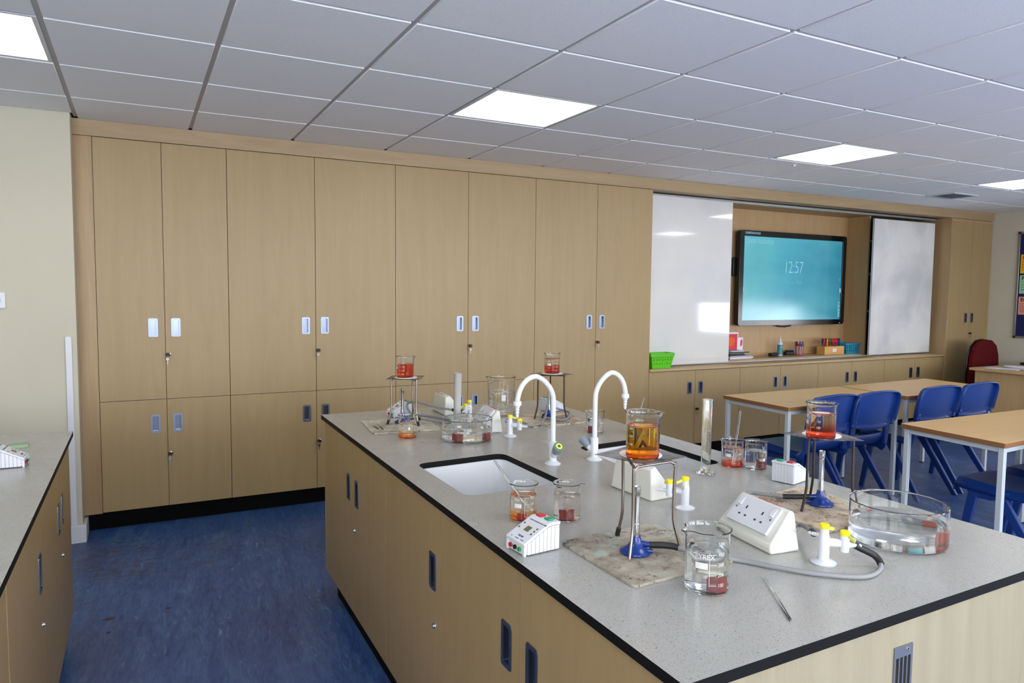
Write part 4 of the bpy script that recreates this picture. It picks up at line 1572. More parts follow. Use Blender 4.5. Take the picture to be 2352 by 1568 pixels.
def gauze(label, x, y, z, rz, m_=None, s=0.0735, warp=0.004):
    t = thing('wire_gauze', label, 'gauze', (x, y, z), rz, 'wire gauzes on the tripods')
    m = MB()
    n = 14
    rows = []
    for j in range(n + 1):
        row = []
        for i in range(n + 1):
            u, v = -1 + 2 * i / n, -1 + 2 * j / n
            k = max(0, (u * u + v * v) - 0.9)
            row.append((u * s, v * s, warp * k * (1 if u * v > 0 else -0.5) + 0.0008))
        rows.append(row)
    m.grid(rows)
    o = m.build('mesh_sheet', M_mesh, t, normals=False)
    md = o.modifiers.new('thickness', 'SOLIDIFY')
    md.thickness = 0.0008
    MB().lathe([(0, 0.0010), (0.049, 0.0010), (0.0495, 0.0022), (0.049, 0.0032), (0, 0.0034)], 48).build('ceramic_pad', M_pad, t)
    return t


TH = 0.205
TZ = ZMAT + TH
# far left
tripod('steel tripod on the far left heat mat, with black rubber feet', 1.328, -1.756, R(-42), 'wire', R0=0.068, feet=(0, 1, 2))
gauze('grey wire gauze on the far left tripod', 1.318, -1.772, TZ + 0.0002, R(-28), warp=0.001)
beaker('beaker full of red-orange water on the far left tripod', (1.316, -1.772, TZ + 0.0038), 0.0365, 0.093, D_redorange, 0.056, R(-40), fa=R(200), marks=scale_marks(0.093, 50, 4, ['50', '100', '150', '200']))
# far right
tripod('dark iron tripod at the far right, behind the left water tap', 1.982, -1.893, R(-29), 'plate', R0=0.071)
gauze('dark wire gauze on the far right tripod', 1.990, -1.890, TZ + 0.0002, R(17), warp=0.006)
beaker('beaker half filled with red water on the far right tripod, scale marks to 200', (1.990, -1.888, TZ + 0.0038), 0.0355, 0.094, D_halfred, 0.068, R(195), marks=scale_marks(0.094, 50, 4, ['50', '100', '150', '200'], 'HH', under='250ml'))
# near left
p = at(1474, 1052, 2, TZ + 0.004)
tripod('bright steel wire tripod, the nearest one', 1.308, -3.440, R(4), 'wire', R0=0.072, feet=(0,))
gauze('scorched wire gauze under the orange beaker', 1.326, -3.404, TZ + 0.0002, R(14), warp=0.003, s=0.076)
beaker('beaker of bright orange water on the nearest tripod', (p.x + 0.006, p.y + 0.006, TZ + 0.0038), 0.0375, 0.106, D_orange, 0.074, R(-25), fa=R(150), marks=scale_marks(0.106, 50, 4, ['50', '100', '150', '200']))
# near right
p = at(1885, 1007, 2, TZ + 0.004)
tripod('dark iron tripod beside the near double socket', 1.952, -3.412, R(-28), 'plate', R0=0.072)
gauze('bent wire gauze on the tripod at the right', 1.915, -3.428, TZ + 0.0002, R(-8), warp=0.009)
beaker('beaker of cloudy red water on the right-hand tripod', (p.x + 0.012, p.y + 0.010, TZ + 0.0038), 0.0360, 0.094, D_halfred2, 0.064, R(-28), fa=R(170), marks=scale_marks(0.094, 50, 4, ['50', '100', '150', '200']))


# bunsen burners
def bunsen(label, x, y, arm, sleeve=True):
    t = thing('bunsen_burner', label, 'bunsen burner', (x, y, ZMAT), arm, 'bunsen burners')
    m = MB()
    m.lathe([(0, 0.001), (0.034, 0.0), (0.036, 0.003), (0.0355, 0.006), (0.030, 0.009), (0.019, 0.016), (0.0125, 0.027), (0.0105, 0.037), (0.010, 0.040), (0, 0.040)], 44)
    for v in m.bm.verts:
        a = math.atan2(v.co.y, v.co.x)
        rr = math.hypot(v.co.x, v.co.y)
        if abs(a) < 0.42 and rr > 0.017 and v.co.z < 0.020:
            v.co.x *= 0.72
            v.co.y *= 0.9
    m.tube([(0.008, 0, 0.022), (0.022, 0, 0.021), (0.036, 0, 0.020)], [0.0075, 0.006, 0.0052], 12)
    m.tube([(0.016, 0, 0.006), (0.038, 0, 0.006)], 0.005, 8)
    m.build('base', M_blueenamel, t)
    MB().lathe([(0.0078, 0.038), (0.0078, 0.066), (0.0070, 0.067), (0.0066, 0.068)], 24).build('air_collar', M_chrome, t)
    MB().lathe([(0.0067, 0.040), (0.0067, 0.132), (0.0067, 0.1325)], 24).build('barrel', M_chrome, t)
    MB().lathe([(0.0064, 0.131), (0.0080, 0.133), (0.0084, 0.151), (0.0076, 0.152), (0.0070, 0.151), (0.0066, 0.12), (0, 0.12)], 24).build('flame_head', M_chrome, t)
    return t


bunsen('blue-based bunsen burner on the far left heat mat', 1.318, -1.728, R(-25))
bunsen('blue-based bunsen burner on the far right heat mat', 1.975, -1.892, R(-160))
pb3 = at(1459, 1275, 2, ZMAT)
bunsen('blue-based bunsen burner under the orange beaker', pb3.x + 0.012, pb3.y + 0.014, R(-38))
pb4 = at(1884, 1158, 2, ZMAT)
bunsen('blue-based bunsen burner on the mat behind the near double socket', pb4.x, pb4.y, R(140))


# gas taps
def gas_tap(label, x, y, rz, col_nozzle):
    t = thing('gas_tap', label, 'gas tap', (x, y, ZB), rz, 'white twin gas taps')
    MB().lathe([(0, 0.0002), (0.027, 0.0), (0.028, 0.003), (0.021, 0.0065), (0.0125, 0.0095), (0.0118, 0.014), (0.0118, 0.058), (0.0105, 0.064), (0.0095, 0.068), (0.0095, 0.078), (0, 0.078)], 32).build('column', M_tap, t)
    m = MB()
    m.tube([(0.004, 0, 0.0475), (0.018, 0, 0.0475), (0.034, 0, 0.0475)], [0.0095, 0.0095, 0.0088], 16)
    m.build('cross_arm', M_tap, t)
    MB().lathe([(0, 0.030), (0.0095, 0.030), (0.0098, 0.034), (0.0098, 0.066), (0, 0.066)], 20, c=(0.042, 0, 0)).build('second_valve', M_tap, t)
    for cx, cz, lever in ((0, 0.078, 0.6), (0.042, 0.066, -0.9)):
        cpo = MB().lathe([(0.0098, 0), (0.0102, 0.0015), (0.0102, 0.0085), (0.0088, 0.010), (0, 0.010)], 20, c=(cx, 0, cz + 0.0003)).build('cap', M_yellow, t)
        m = MB()
        m.box(0.008, 0.029, -0.0014, 0.0014, -0.005, 0.0025)
        lv = m.build('lever', M_yellow2, cpo, bevel=0.001)
        lv.location = (cx, 0, cz + 0.0042)
        lv.rotation_euler = (0, 0.3, lever)
    for n_, (o_, d_) in enumerate((((0, 0, 0.060), col_nozzle), ((0.042, 0, 0.045), 0.0))):
        m = MB()
        dd = Vector((math.cos(d_), math.sin(d_), 0))
        q = [Vector(o_) + dd * s for s in (0.006, 0.012, 0.0135, 0.018, 0.0185, 0.023, 0.0235, 0.028, 0.0285, 0.034)]
        m.tube(q, [0.0062, 0.0062, 0.0050, 0.0042, 0.0050, 0.0040, 0.0048, 0.0038, 0.0046, 0.0034], 14)
        m.build('nozzle', M_tap, t)
    return t


G1 = gas_tap('white gas tap with yellow caps at the far left, behind the white measuring cylinder', 1.640, -1.735, R(-140), R(0))
G2 = gas_tap('white gas tap with yellow caps left of the left water tap', 1.628, -2.165, R(-50), R(150))
G3 = gas_tap('white gas tap with yellow caps behind the nearest tripod', 1.612, -3.238, R(132), R(95))
G4 = gas_tap('white gas tap with yellow caps in front of the near right bowl', 1.618, -3.682, R(-42), R(150))


def hose(label, pts, ends, r=0.0052):
    t = thing('gas_hose', label, 'hose', pts[0], 0, 'grey gas hoses')
    o0 = Vector(pts[0])
    # smooth the path
    P = [Vector(p) - o0 for p in pts]

    def cr(a, b, c, d, u):
        return 0.5 * ((2 * b) + (-a + c) * u + (2 * a - 5 * b + 4 * c - d) * u * u + (-a + 3 * b - 3 * c + d) * u ** 3)
    Q = []
    for i in range(len(P) - 1):
        a, b, c, d = P[max(i - 1, 0)], P[i], P[i + 1], P[min(i + 2, len(P) - 1)]
        for k in range(8):
            Q.append(cr(a, b, c, d, k / 8))
    Q.append(P[-1])
    m = MB()
    m.tube(Q, r, 14)
    m.build('hose', M_hose, t)
    n = len(Q)
    for which, ln in ends:
        seq = Q if which == 0 else Q[::-1]
        acc, out = 0, [seq[0]]
        for a, b in zip(seq[:-1], seq[1:]):
            acc += (b - a).length
            out.append(b)
            if acc > ln:
                break
        m = MB()
        m.tube(out, r * 1.42, 14)
        m.build('rubber_sleeve', M_rubber, t)
    return t


def arm_end(x, y, ang_, d=0.034, z=ZMAT + 0.020):
    return (x + d * math.cos(ang_), y + d * math.sin(ang_), z)


def tap_end(G, local, d_, s=0.022):
    v = Matrix.Rotation(G.rotation_euler.z, 4, 'Z') @ (Vector(local) + Vector((math.cos(d_), math.sin(d_), 0)) * s)
    return tuple(v + G.location)


zh = ZB + 0.0060
# near left burner -> tap 4 second valve
b3 = arm_end(pb3.x + 0.012, pb3.y + 0.014, R(-38), 0.030)
e4 = tap_end(G4, (0.042, 0, 0.045), 0.0)
q1 = at(2012, 1278, 2, ZB + 0.022)
q2 = at(2022, 1305, 2, zh)
q3 = at(1985, 1324, 2, zh)
q4 = at(1880, 1318, 2, zh)
q5 = at(1780, 1302, 2, zh)
q6 = at(1690, 1285, 2, zh)
q7 = at(1600, 1272, 2, ZB + 0.016)
hose('grey gas hose looping in front of the near double socket to the near gas tap', [b3, tuple(at(1546, 1254, 2, ZB + 0.024)), tuple(q7), tuple(q6), tuple(q5), tuple(q4), tuple(q3), tuple(q2), tuple(q1), tuple(at(1975, 1258, 2, ZB + 0.040)), e4], [(0, 0.062), (1, 0.066)])
# near right burner -> tap 4 column
b4 = arm_end(pb4.x, pb4.y, R(140), 0.030)
e4b = tap_end(G4, (0, 0, 0.060), R(150))
hose('grey gas hose passing behind the near double socket', [b4, tuple(at(1805, 1140, 2, ZB + 0.024)), tuple(at(1755, 1135, 2, ZB + 0.022)), (1.82, -3.26, ZB + 0.02), (1.72, -3.38, ZMAT + 0.005), (1.70, -3.52, ZMAT + 0.004), tuple(at(1840, 1205, 2, ZB + 0.03)), e4b], [(0, 0.07), (1, 0.02)])
# far left
b1 = arm_end(1.318, -1.728, R(-25), 0.030)
e1 = tap_end(G1, (0.042, 0, 0.045), 0.0)
hose('grey gas hose from the far left burner to its gas tap, rising over the mat', [b1, (1.40, -1.765, ZB + 0.022), (1.49, -1.80, zh), (1.535, -1.74, zh), (1.50, -1.66, zh + 0.002), (1.41, -1.60, ZB + 0.02), (1.40, -1.56, ZB + 0.06), (1.43, -1.62, ZB + 0.075), (1.50, -1.70, ZB + 0.058), e1], [(0, 0.05), (1, 0.05)])
# far right
b2 = arm_end(1.975, -1.892, R(-160), 0.030)
e2 = tap_end(G2, (0, 0, 0.060), R(150))
hose('grey gas hose lying in a loop on the far right heat mat', [b2, (1.93, -1.93, ZMAT + 0.012), (1.99, -2.00, ZMAT + 0.007), (2.07, -1.92, ZMAT + 0.02), (2.05, -1.85, ZMAT + 0.03), (1.97, -1.89, ZMAT + 0.055), (1.90, -1.98, ZMAT + 0.02), (1.82, -2.05, ZMAT + 0.006), (1.74, -2.03, zh + 0.01), (1.67, -2.06, ZB + 0.04), e2], [(0, 0.03), (1, 0.02)])


# water taps
def water_tap(label, x, y, reach, knob_dir, disc):
    t = thing('water_tap', label, 'tap', (x, y, ZB), 0, 'white swan-neck water taps')
    MB().lathe([(0, 0.0002), (0.0275, 0.0), (0.0285, 0.003), (0.022, 0.008), (0.0145, 0.012), (0.0135, 0.018), (0.0135, 0.078), (0.0120, 0.080), (0.0100, 0.081)], 36).build('base', M_tap, t)
    m = MB()
    pts = [(0, 0, 0.079), (0, 0, 0.15), (0, 0, 0.205)]
    R1 = reach / 2
    s_ = 1 if reach > 0 else -1
    n = 18
    for i in range(1, n + 1):
        a = PI * i / n
        u = reach * (1 - math.cos(a)) / 2
        # slightly asymmetric arch: shoulder first, then the higher crown
        zz = 0.215 + 0.092 * math.sin(a) ** 0.9
        if 0 < i < n * 0.5:
            zz -= 0.010 * math.sin(2 * a)
        pts.append((u, 0, zz))
    pts.append((reach, 0, 0.235 - 0.012))
    pts[-2] = (reach * 0.998, 0, 0.238)
    m.tube(pts, 0.0088, 20)
    m.build('swan_neck', M_tap, t)
    MB().lathe([(0.0095, 0.0), (0.0138, 0.001), (0.0140, 0.012), (0.0125, 0.015), (0.009, 0.016)][::-1], 28, c=(reach, 0, 0.212)).build('collar', M_tap, t)
    MB().lathe([(0.0085, 0.0), (0.0082, -0.006), (0.0060, -0.008), (0.0074, -0.014), (0.0052, -0.018), (0.0068, -0.024), (0.0046, -0.029), (0.0056, -0.034), (0.0036, -0.040), (0, -0.040)], 20, c=(reach, 0, 0.212)).build('serrated_nozzle', M_tap, t)
    k = Vector((math.cos(knob_dir) * 0.72, math.sin(knob_dir) * 0.72, 0.69)).normalized()
    m = MB()
    o0 = Vector((0, 0, 0.026))
    m.tube([o0, o0 + k * 0.020, o0 + k * 0.030], [0.011, 0.0125, 0.0125], 24)
    m.build('valve_body', M_tap, t)
    m = MB()
    m.tube([o0 + k * 0.0305, o0 + k * 0.034, o0 + k * 0.064, o0 + k * 0.066], [0.0135, 0.0150, 0.0185, 0.0175], 28)
    kb = m.build('knob', M_greyplastic, t)
    if disc:
        e = o0 + k * 0.0664
        for r_, mm, h_ in ((0.0155, mat('green_ring', (20, 120, 96), 0.3), 0.0), (0.0118, M_yellow, 0.0004), (0.0055, mat('blue_dot', (40, 60, 150), 0.3), 0.0008)):
            MB().tube([e + k * h_, e + k * (h_ + 0.0005)], r_, 28).build('indicator_disc', mm, kb)
    return t


water_tap('white swan-neck water tap over the left sink, grey knob with a yellow and green disc', 1.542, -2.648, -0.140, R(-95), True)
water_tap('white swan-neck water tap beside the right sink, grey knob turned away', 1.709, -2.655, 0.130, R(118), False)


# double sockets
def socket_box(label, x, y, rz, L_=0.20):
    """local: plate faces -x, length along y"""
    t = thing('double_socket', label, 'socket', (x, y, ZB), rz, 'bench double sockets')
    h = L_ / 2
    prof_b = [(-0.042, 0.0), (0.042, 0.0)]
    m = MB()
    e = 0.012
    # lower front lip, sloping face, narrow top, near-vertical back; ends lean inwards
    rings = [[(-0.042, 0.0), (-0.041, 0.020), (0.022, 0.092), (0.034, 0.090), (0.042, 0.0)], ]
    A = [m.bm.verts.new((a, -h + e * (b / 0.092), b)) for a, b in rings[0]]
    B = [m.bm.verts.new((a, h - e * (b / 0.092), b)) for a, b in rings[0]]
    m.bm.faces.new(A)
    m.bm.faces.new(B[::-1])
    for i in range(5):
        m.bm.faces.new((A[i], B[i], B[(i + 1) % 5], A[(i + 1) % 5]))
    m.build('housing', M_cream, t, bevel=0.006, seg=3, angle=30)
    # plate on the slope
    sl = Vector((0.063, 0, 0.072)).normalized()
    nrm = Vector((-sl.z, 0, sl.x))
    c0 = Vector((-0.041, 0, 0.020)) + sl * 0.0535 + nrm * 0.0006
    Mx = Matrix((( 0, sl.x, nrm.x, c0.x), (-1, sl.y, nrm.y, c0.y), (0, sl.z, nrm.z, c0.z), (0, 0, 0, 1)))
    m = MB()
    m.slab(rrect(-0.071, 0.071, -0.036, 0.036, 0.004), [], 0, 0.008)
    m.bm.transform(Mx)
    pl = m.build('socket_plate', M_white, t, bevel=0.0025)
    m = MB()
    for sx_ in (-0.028, 0.028):
        m.box(sx_ - 0.0022, sx_ + 0.0022, 0.004, 0.0125, 0.0078, 0.0084)
        for k in (-1, 1):
            m.box(sx_ + k * 0.0105 - 0.0032, sx_ + k * 0.0105 + 0.0032, -0.0155, -0.0110, 0.0078, 0.0084)
    m.bm.transform(Mx)
    m.build('pin_slots', M_slot, pl)
    for sx_ in (-1, 1):
        m = MB()
        m.hexa([(sx_ * 0.056 - 0.0065, 0.008, 0.008), (sx_ * 0.056 + 0.0065, 0.008, 0.008), (sx_ * 0.056 + 0.0065, 0.031, 0.008), (sx_ * 0.056 - 0.0065, 0.031, 0.008)],
               [(sx_ * 0.056 - 0.0065, 0.008, 0.0118), (sx_ * 0.056 + 0.0065, 0.008, 0.0118), (sx_ * 0.056 + 0.0065, 0.031, 0.0092), (sx_ * 0.056 - 0.0065, 0.031, 0.0092)])
        m.bm.transform(Mx)
        m.build('rocker_switch', M_white, pl, bevel=0.001)
        m = MB()
        m.lathe([(0, 0.0090), (0.002, 0.0090), (0.0028, 0.0080)], 14, c=(sx_ * 0.060, 0.001, 0))
        m.bm.transform(Mx)
        m.build('screw', M_steel, pl)
    # red warning print along the top
    m = MB()
    m.box(-0.040, 0.030, 0.0, 0.0003, 0.0, 0.009)
    o = text('FOR STUDENT USE ONLY', 0.0072, M_red, t, (0.0275, 0.030, 0.0918), (0, 0, R(-90)), name='warning_print')
    m.bm.free()
    return t


socket_box('cream double socket at the far end beside the gas tap, seen from behind', 1.612, -1.525, R(177), 0.185)
socket_box('cream double socket behind the far left glass bowl, its sockets facing left', 1.605, -1.985, R(-7), 0.19)
socket_box('cream double socket behind the nearest tripod, seen from behind', 1.602, -3.058, R(183), 0.185)
socket_box('cream double socket nearest the camera, its four-pin slots facing left', 1.600, -3.506, R(-7), 0.20)


# timers
def timer(label, x, y, rz, z=ZB, sw=False):
    """wedge-shaped electronic timer; low front faces -x locally, y = width"""
    t = thing('timer', label, 'timer', (x, y, z), rz, 'white school timers')
    w2, l2 = 0.038, 0.050
    hf, hb, fl = 0.030, 0.066, 0.020
    prof = [(-l2, 0.003), (-l2, hf), (l2 - 0.030, hb), (l2, hb), (l2, 0.003)]
    # lower body with ribbed sides
    m = MB()
    low = [(-l2 + 0.002, 0.0025), (-l2 + 0.002, hf - 0.007), (l2 - 0.030, hb - 0.007), (l2 - 0.002, hb - 0.007), (l2 - 0.002, 0.0025)]
    m.prism(low, -w2 + 0.0035, w2 - 0.0035, 'xz')
    body = m.build('body', M_white, t, bevel=0.001)
    n = 8
    for s_ in (-1, 1):
        m = MB()
        for k in range(n):
            a = -l2 + 0.010 + k * 0.0108
            b = a + 0.0096
            za = lambda u: min(hb - 0.0075, hf - 0.0075 + (hb - hf) * (u + l2) / (2 * l2 - 0.030))
            pl = [(a, 0.003), (b, 0.003), (b, za(b)), (a, za(a))]
            m.prism(pl, s_ * (w2 - 0.0036), s_ * (w2 - 0.0006), 'xz')
        tag(m.build('side_ribs', M_white, t, bevel=0.0002, seg=1), None, None, None, 'stuff')
    m = MB()
    for k in range(7):
        a = -w2 + 0.0035 + k * 0.0102
        m.box(l2 - 0.004, l2 - 0.0008, a, a + 0.0092, 0.003, hb - 0.0075)
    tag(m.build('back_ribs', M_white, t, bevel=0.0002, seg=1), None, None, None, 'stuff')
    # lid
    lid = [(-l2, hf - 0.007), (-l2, hf), (l2 - 0.030, hb), (l2, hb), (l2, hb - 0.0068), (l2 - 0.030, hb - 0.0068)]
    m = MB()
    m.prism(lid, -w2, w2, 'xz')
    m.build('lid', M_white, t, bevel=0.0016, seg=2)
    # front posts and recessed socket panel
    for ya_ in (-w2, w2 - 0.008):
        MB().box(-l2, -l2 + 0.006, ya_, ya_ + 0.008, 0, hf - 0.0075).build('front_post', M_white, t, bevel=0.001)
    for yy, mm, nm in ((0.018, M_red, 'red terminal'), (0.0, M_black, 'black terminal'), (-0.018, mat('green_socket', (40, 150, 70), 0.4), 'green terminal')):
        o = MB().lathe([(0.0028, -0.0005), (0.0028, 0.0045), (0.0052, 0.0045), (0.0052, -0.0005)], 18).build('terminal', mm, t, loc=(-l2 + 0.002, yy, 0.013), rot=(0, R(-90), 0))
        MB().lathe([(0, 0.001), (0.0027, 0.001), (0.0027, 0.003), (0, 0.003)], 12).build('metal_core', M_steel2, o)
    # buttons on the flat top
    for yy, mm in ((0.018, M_red if not sw else M_green), (-0.016, M_green if not sw else M_red)):
        m = MB()
        m.box(l2 - 0.025, l2 - 0.008, yy - 0.0095, yy + 0.0095, hb, hb + 0.0045)
        m.build('push_button', mm, t, bevel=0.0012)
    # sloping panel graphics
    sl = Vector((2 * l2 - 0.030, 0, hb - hf)).normalized()
    nrm = Vector((-sl.z, 0, sl.x))
    c0 = Vector((-l2, 0, hf)) + sl * 0.039 + nrm * 0.0001
    Mx = Matrix(((0, sl.x, nrm.x, c0.x), (-1, sl.y, nrm.y, c0.y), (0, sl.z, nrm.z, c0.z), (0, 0, 0, 1)))
    m = MB()
    m.box(-0.0215, 0.0215, -0.0125, 0.0165, 0, 0.0006)
    m.bm.transform(Mx)
    m.build('display_surround', M_cream, t)
    m = MB()
    m.box(-0.0085, 0.0095, -0.0075, 0.0085, 0.0007, 0.0010)
    m.bm.transform(Mx)
    m.build('display', M_lcd, t)
    m = MB()
    for u, v in ((-0.028, 0.012), (-0.030, -0.004), (0.025, 0.0105), (0.025, 0.001), (0.025, -0.0085)):
        m.box(u - 0.002, u + 0.0022, v - 0.0022, v + 0.0022, 0, 0.0009)
    m.bm.transform(Mx)
    m.build('small_switches', M_print, t, bevel=0.0003)
    eul = Mx.to_euler()
    objs = []
    for s_, sz, u, v in (('COUNT UP/COUNT DOWN TIMER', 0.0042, -0.027, 0.028), ('TM.MK', 0.0075, -0.008, -0.024), ('INT', 0.003, -0.024, -0.033), ('COMMON', 0.003, -0.008, -0.033), ('OUTPUT', 0.003, 0.014, -0.033)):
        o = text(s_, sz, M_print, t, tuple(Mx @ Vector((u, v, 0.0002))), eul, ext=0.0001, name='panel_lettering', bold=0.0001)
    return t


timer('white wedge timer at the near left edge of the island, its sockets facing left', 1.086, -3.322, R(5))
timer('white wedge timer behind the far left tripod', 1.377, -1.520, R(8))
timer('white wedge timer behind the far right tripod, facing right', 2.112, -1.690, R(180 + 8))
timer('white wedge timer beside the two right-hand beakers, facing right', 2.114, -3.158, R(180 + 14), sw=False)
p = at(57, 1073, 2, ZB)
timer('white wedge timer on the left bench', p.x - 0.048, p.y + 0.042, R(180 - 4))
o = MB()
o.slab(rquad([Vector((-0.03, -0.03)), Vector((0.035, -0.022)), Vector((0.03, 0.03)), Vector((-0.035, 0.022))], 0.004), [], 0, 0.011)
o = o.build('sponge', mat('pale_green_sponge', (146, 166, 134), 0.9), bevel=0.002)
pg_ = at(42, 1026, 2, ZB)
o.location = (pg_.x, pg_.y, ZB + 0.0002)
tag(o, 'pale green sponge behind the timer on the left bench', 'sponge')

# beakers standing on the worktop
bk = lambda px, py: at(px, py, 2, ZB)
p = bk(936, 1004)
beaker('beaker with orange settled water in front of the far left mat', (p.x, p.y, ZB + 0.0002), 0.0360, 0.093, D_bottomorange, 0.058, R(-115), fa=R(-85), marks=scale_marks(0.093, 50, 4, ['50', '100', '150', '200'], 'PYREX', under='CE'))
p = bk(1367, 993)
beaker('beaker of clear water with red jelly behind the right water tap', (p.x, p.y, ZB + 0.0002), 0.0360, 0.094, M_water, 0.062, R(150))
jelly('dark red jelly cube in the beaker behind the right water tap', p.x - 0.008, p.y + 0.004, ZB + 0.0032, 0.026, 0.5)
p = bk(1482, 1006)
PB = p
PH = at(1462, 946, 2, ZB + 0.094)
beaker('beaker with a leaning glass rod, mostly hidden behind the orange beaker', (PH.x, PH.y, ZB + 0.0002), 0.0360, 0.094, M_pinkwater, 0.060, R(60))
glass_rod('thin glass rod leaning out of the hidden beaker behind the orange one', (PH.x - 0.02, PH.y - 0.005, ZB + 0.006), tuple(at(1480, 912, 1, PH.y + 0.01)), 0.0025, blob=False, group='glass rods')
p = bk(1682, 1069)
PB7 = p
beaker('beaker with red settled water and a glass rod, beside the clear measuring cylinder', (p.x, p.y, ZB + 0.0002), 0.0362, 0.094, D_bottomred, 0.064, R(150), marks=scale_marks(0.094, 50, 4, ['50', '100', '150', '200'], under='ml'))
glass_rod('glass rod standing in the beaker with red settled water', (p.x - 0.004, p.y - 0.006, ZB + 0.005), tuple(at(1701, 943, 1, p.y + 0.03)), 0.0032, blob=False, group='glass rods')
p = bk(1735, 1075)
beaker('beaker of clear water with a red jelly cube, beside the right-hand timer', (p.x, p.y, ZB + 0.0002), 0.0362, 0.094, M_water, 0.060, R(-105), fa=None, marks=[('PYREX', 0.0105, 0.30, 0.062), ('250', 0.0095, 0.34, 0.050), ('|', 0.34, 0.036, 0.95, 0.036, 0.010), ('CE  ml', 0.006, 0.34, 0.022)])
jelly('dark red jelly cube in the right-hand clear beaker', p.x + 0.016, p.y - 0.010, ZB + 0.0034, 0.026, 0.2, h=0.030)
p = bk(1202, 1191)
beaker('beaker with orange settled water and a glass rod, behind the nearest timer', (p.x, p.y, ZB + 0.0002), 0.0352, 0.096, D_bottomorange, 0.066, R(120), marks=scale_marks(0.096, 50, 4, ['50', '100', '150', '200'], 'HH', under='ml'))
glass_rod('glass rod leaning out of the beaker behind the nearest timer', (p.x + 0.012, p.y - 0.012, ZB + 0.030), tuple(at(1137, 1060, 1, p.y + 0.03)), 0.003, blob=True, group='glass rods')
jelly('small orange jelly lump at the bottom of the beaker behind the nearest timer', p.x - 0.006, p.y - 0.004, ZB + 0.0032, 0.016, 0.3, M_jellyo)
p = bk(1302, 1191)
beaker('beaker of clear water with one dark red jelly cube, beside the near left sink', (p.x, p.y, ZB + 0.0002), 0.0345, 0.096, M_pinkwater, 0.064, R(-25), fa=None)
jelly('dark red jelly cube in the beaker beside the near left sink', p.x - 0.006, p.y - 0.009, ZB + 0.0032, 0.024, 0.35, h=0.026)
# large near beaker
p = bk(1622, 1350)
mk = [('|', 0.12, 0.020, 0.12, 0.088, 0.0008)]
for i, v_ in enumerate(('100', '200', '300', '400')):
    z = 0.022 + i * 0.0205
    mk += [('|', 0.12, z, 0.44, z, 0.0008), (v_, 0.0105, 0.50, z)]
mk += [('PYREX', 0.0145, -0.53, 0.078), ('|', -0.52, 0.060, 0.04, 0.060, 0.0125), ('ml', 0.009, -0.14, 0.039), ('APPROX', 0.0035, 0.15, 0.0245), ('500', 0.0105, 0.50, 0.104)]
beaker('large beaker of clear water with a red jelly cube, the nearest beaker', (p.x, p.y, ZB + 0.0002), 0.0435, 0.124, M_water, 0.080, R(165), marks=mk)
jelly('dark red jelly cube in the large nearest beaker', p.x + 0.006, p.y - 0.020, ZB + 0.0034, 0.026, 0.1, h=0.028)
# two litre beaker
p = bk(1152, 951)
mk = [('|', 0.44, 0.045, 0.44, 0.150, 0.001)]
for i in range(7):
    mk += [('|', 0.44, 0.045 + i * 0.0165, 0.56, 0.045 + i * 0.0165, 0.001)]
mk += [('PYREX', 0.012, 0.02, 0.118), ('|', 0.0, 0.088, 0.30, 0.088, 0.028)]
beaker('tall wide two-litre beaker of water behind the far double socket', (p.x, p.y, ZB + 0.0002), 0.0640, 0.184, M_water, 0.105, R(150), marks=mk)


def crystal_bowl(label, x, y, r, h, level):
    t = thing('glass_bowl', label, 'bowl', (x, y, ZB + 0.0002), 0, 'straight-sided glass bowls')
    th = 0.0026
    MB().lathe([(0, 0.0006), (r * 0.9, 0), (r * 0.972, 0.0018), (r * 0.994, 0.006), (r, 0.010), (r, 0.012), (r, h - 0.004), (r, h - 0.002), (r - th * 0.5, h), (r - th, h - 0.002), (r - th, h - 0.004), (r - th, 0.014), (r - th, 0.012), (r * 0.99 - th, 0.008), (r * 0.955 - th, 0.0045), (r * 0.88, 0.0032), (0, 0.0032)], 96).build('glass_wall', M_glass, t)
    rl = r - th + 0.0003
    MB().lathe([(0, 0.0028), (r * 0.88, 0.0028), (r * 0.955 - th + 0.0003, 0.0042), (r * 0.99 - th + 0.0003, 0.0078), (rl, 0.012), (rl, 0.014), (rl, level - 0.002), (rl, level + 0.0008), (rl - 0.002, level), (0, level)], 96).build('water', M_water, t)
    return t


p = bk(1073, 1008)
crystal_bowl('wide glass bowl of water with two red jelly cubes at the far left', p.x, p.y, 0.100, 0.086, 0.046)
jelly('dark red jelly cube on the left of the far glass bowl', p.x - 0.045, p.y - 0.022, ZB + 0.0035, 0.028, 0.15)
jelly('dark red jelly cube on the right of the far glass bowl', p.x + 0.052, p.y - 0.052, ZB + 0.0035, 0.028, 0.5)
p = bk(2060, 1240)
crystal_bowl('wide glass bowl of water at the near right of the island bench', p.x, p.y, 0.1075, 0.096, 0.050)
jelly('orange jelly cube at the right side of the near glass bowl', p.x + 0.066, p.y - 0.040, ZB + 0.0035, 0.028, 0.6, M_jellyo, h=0.03)


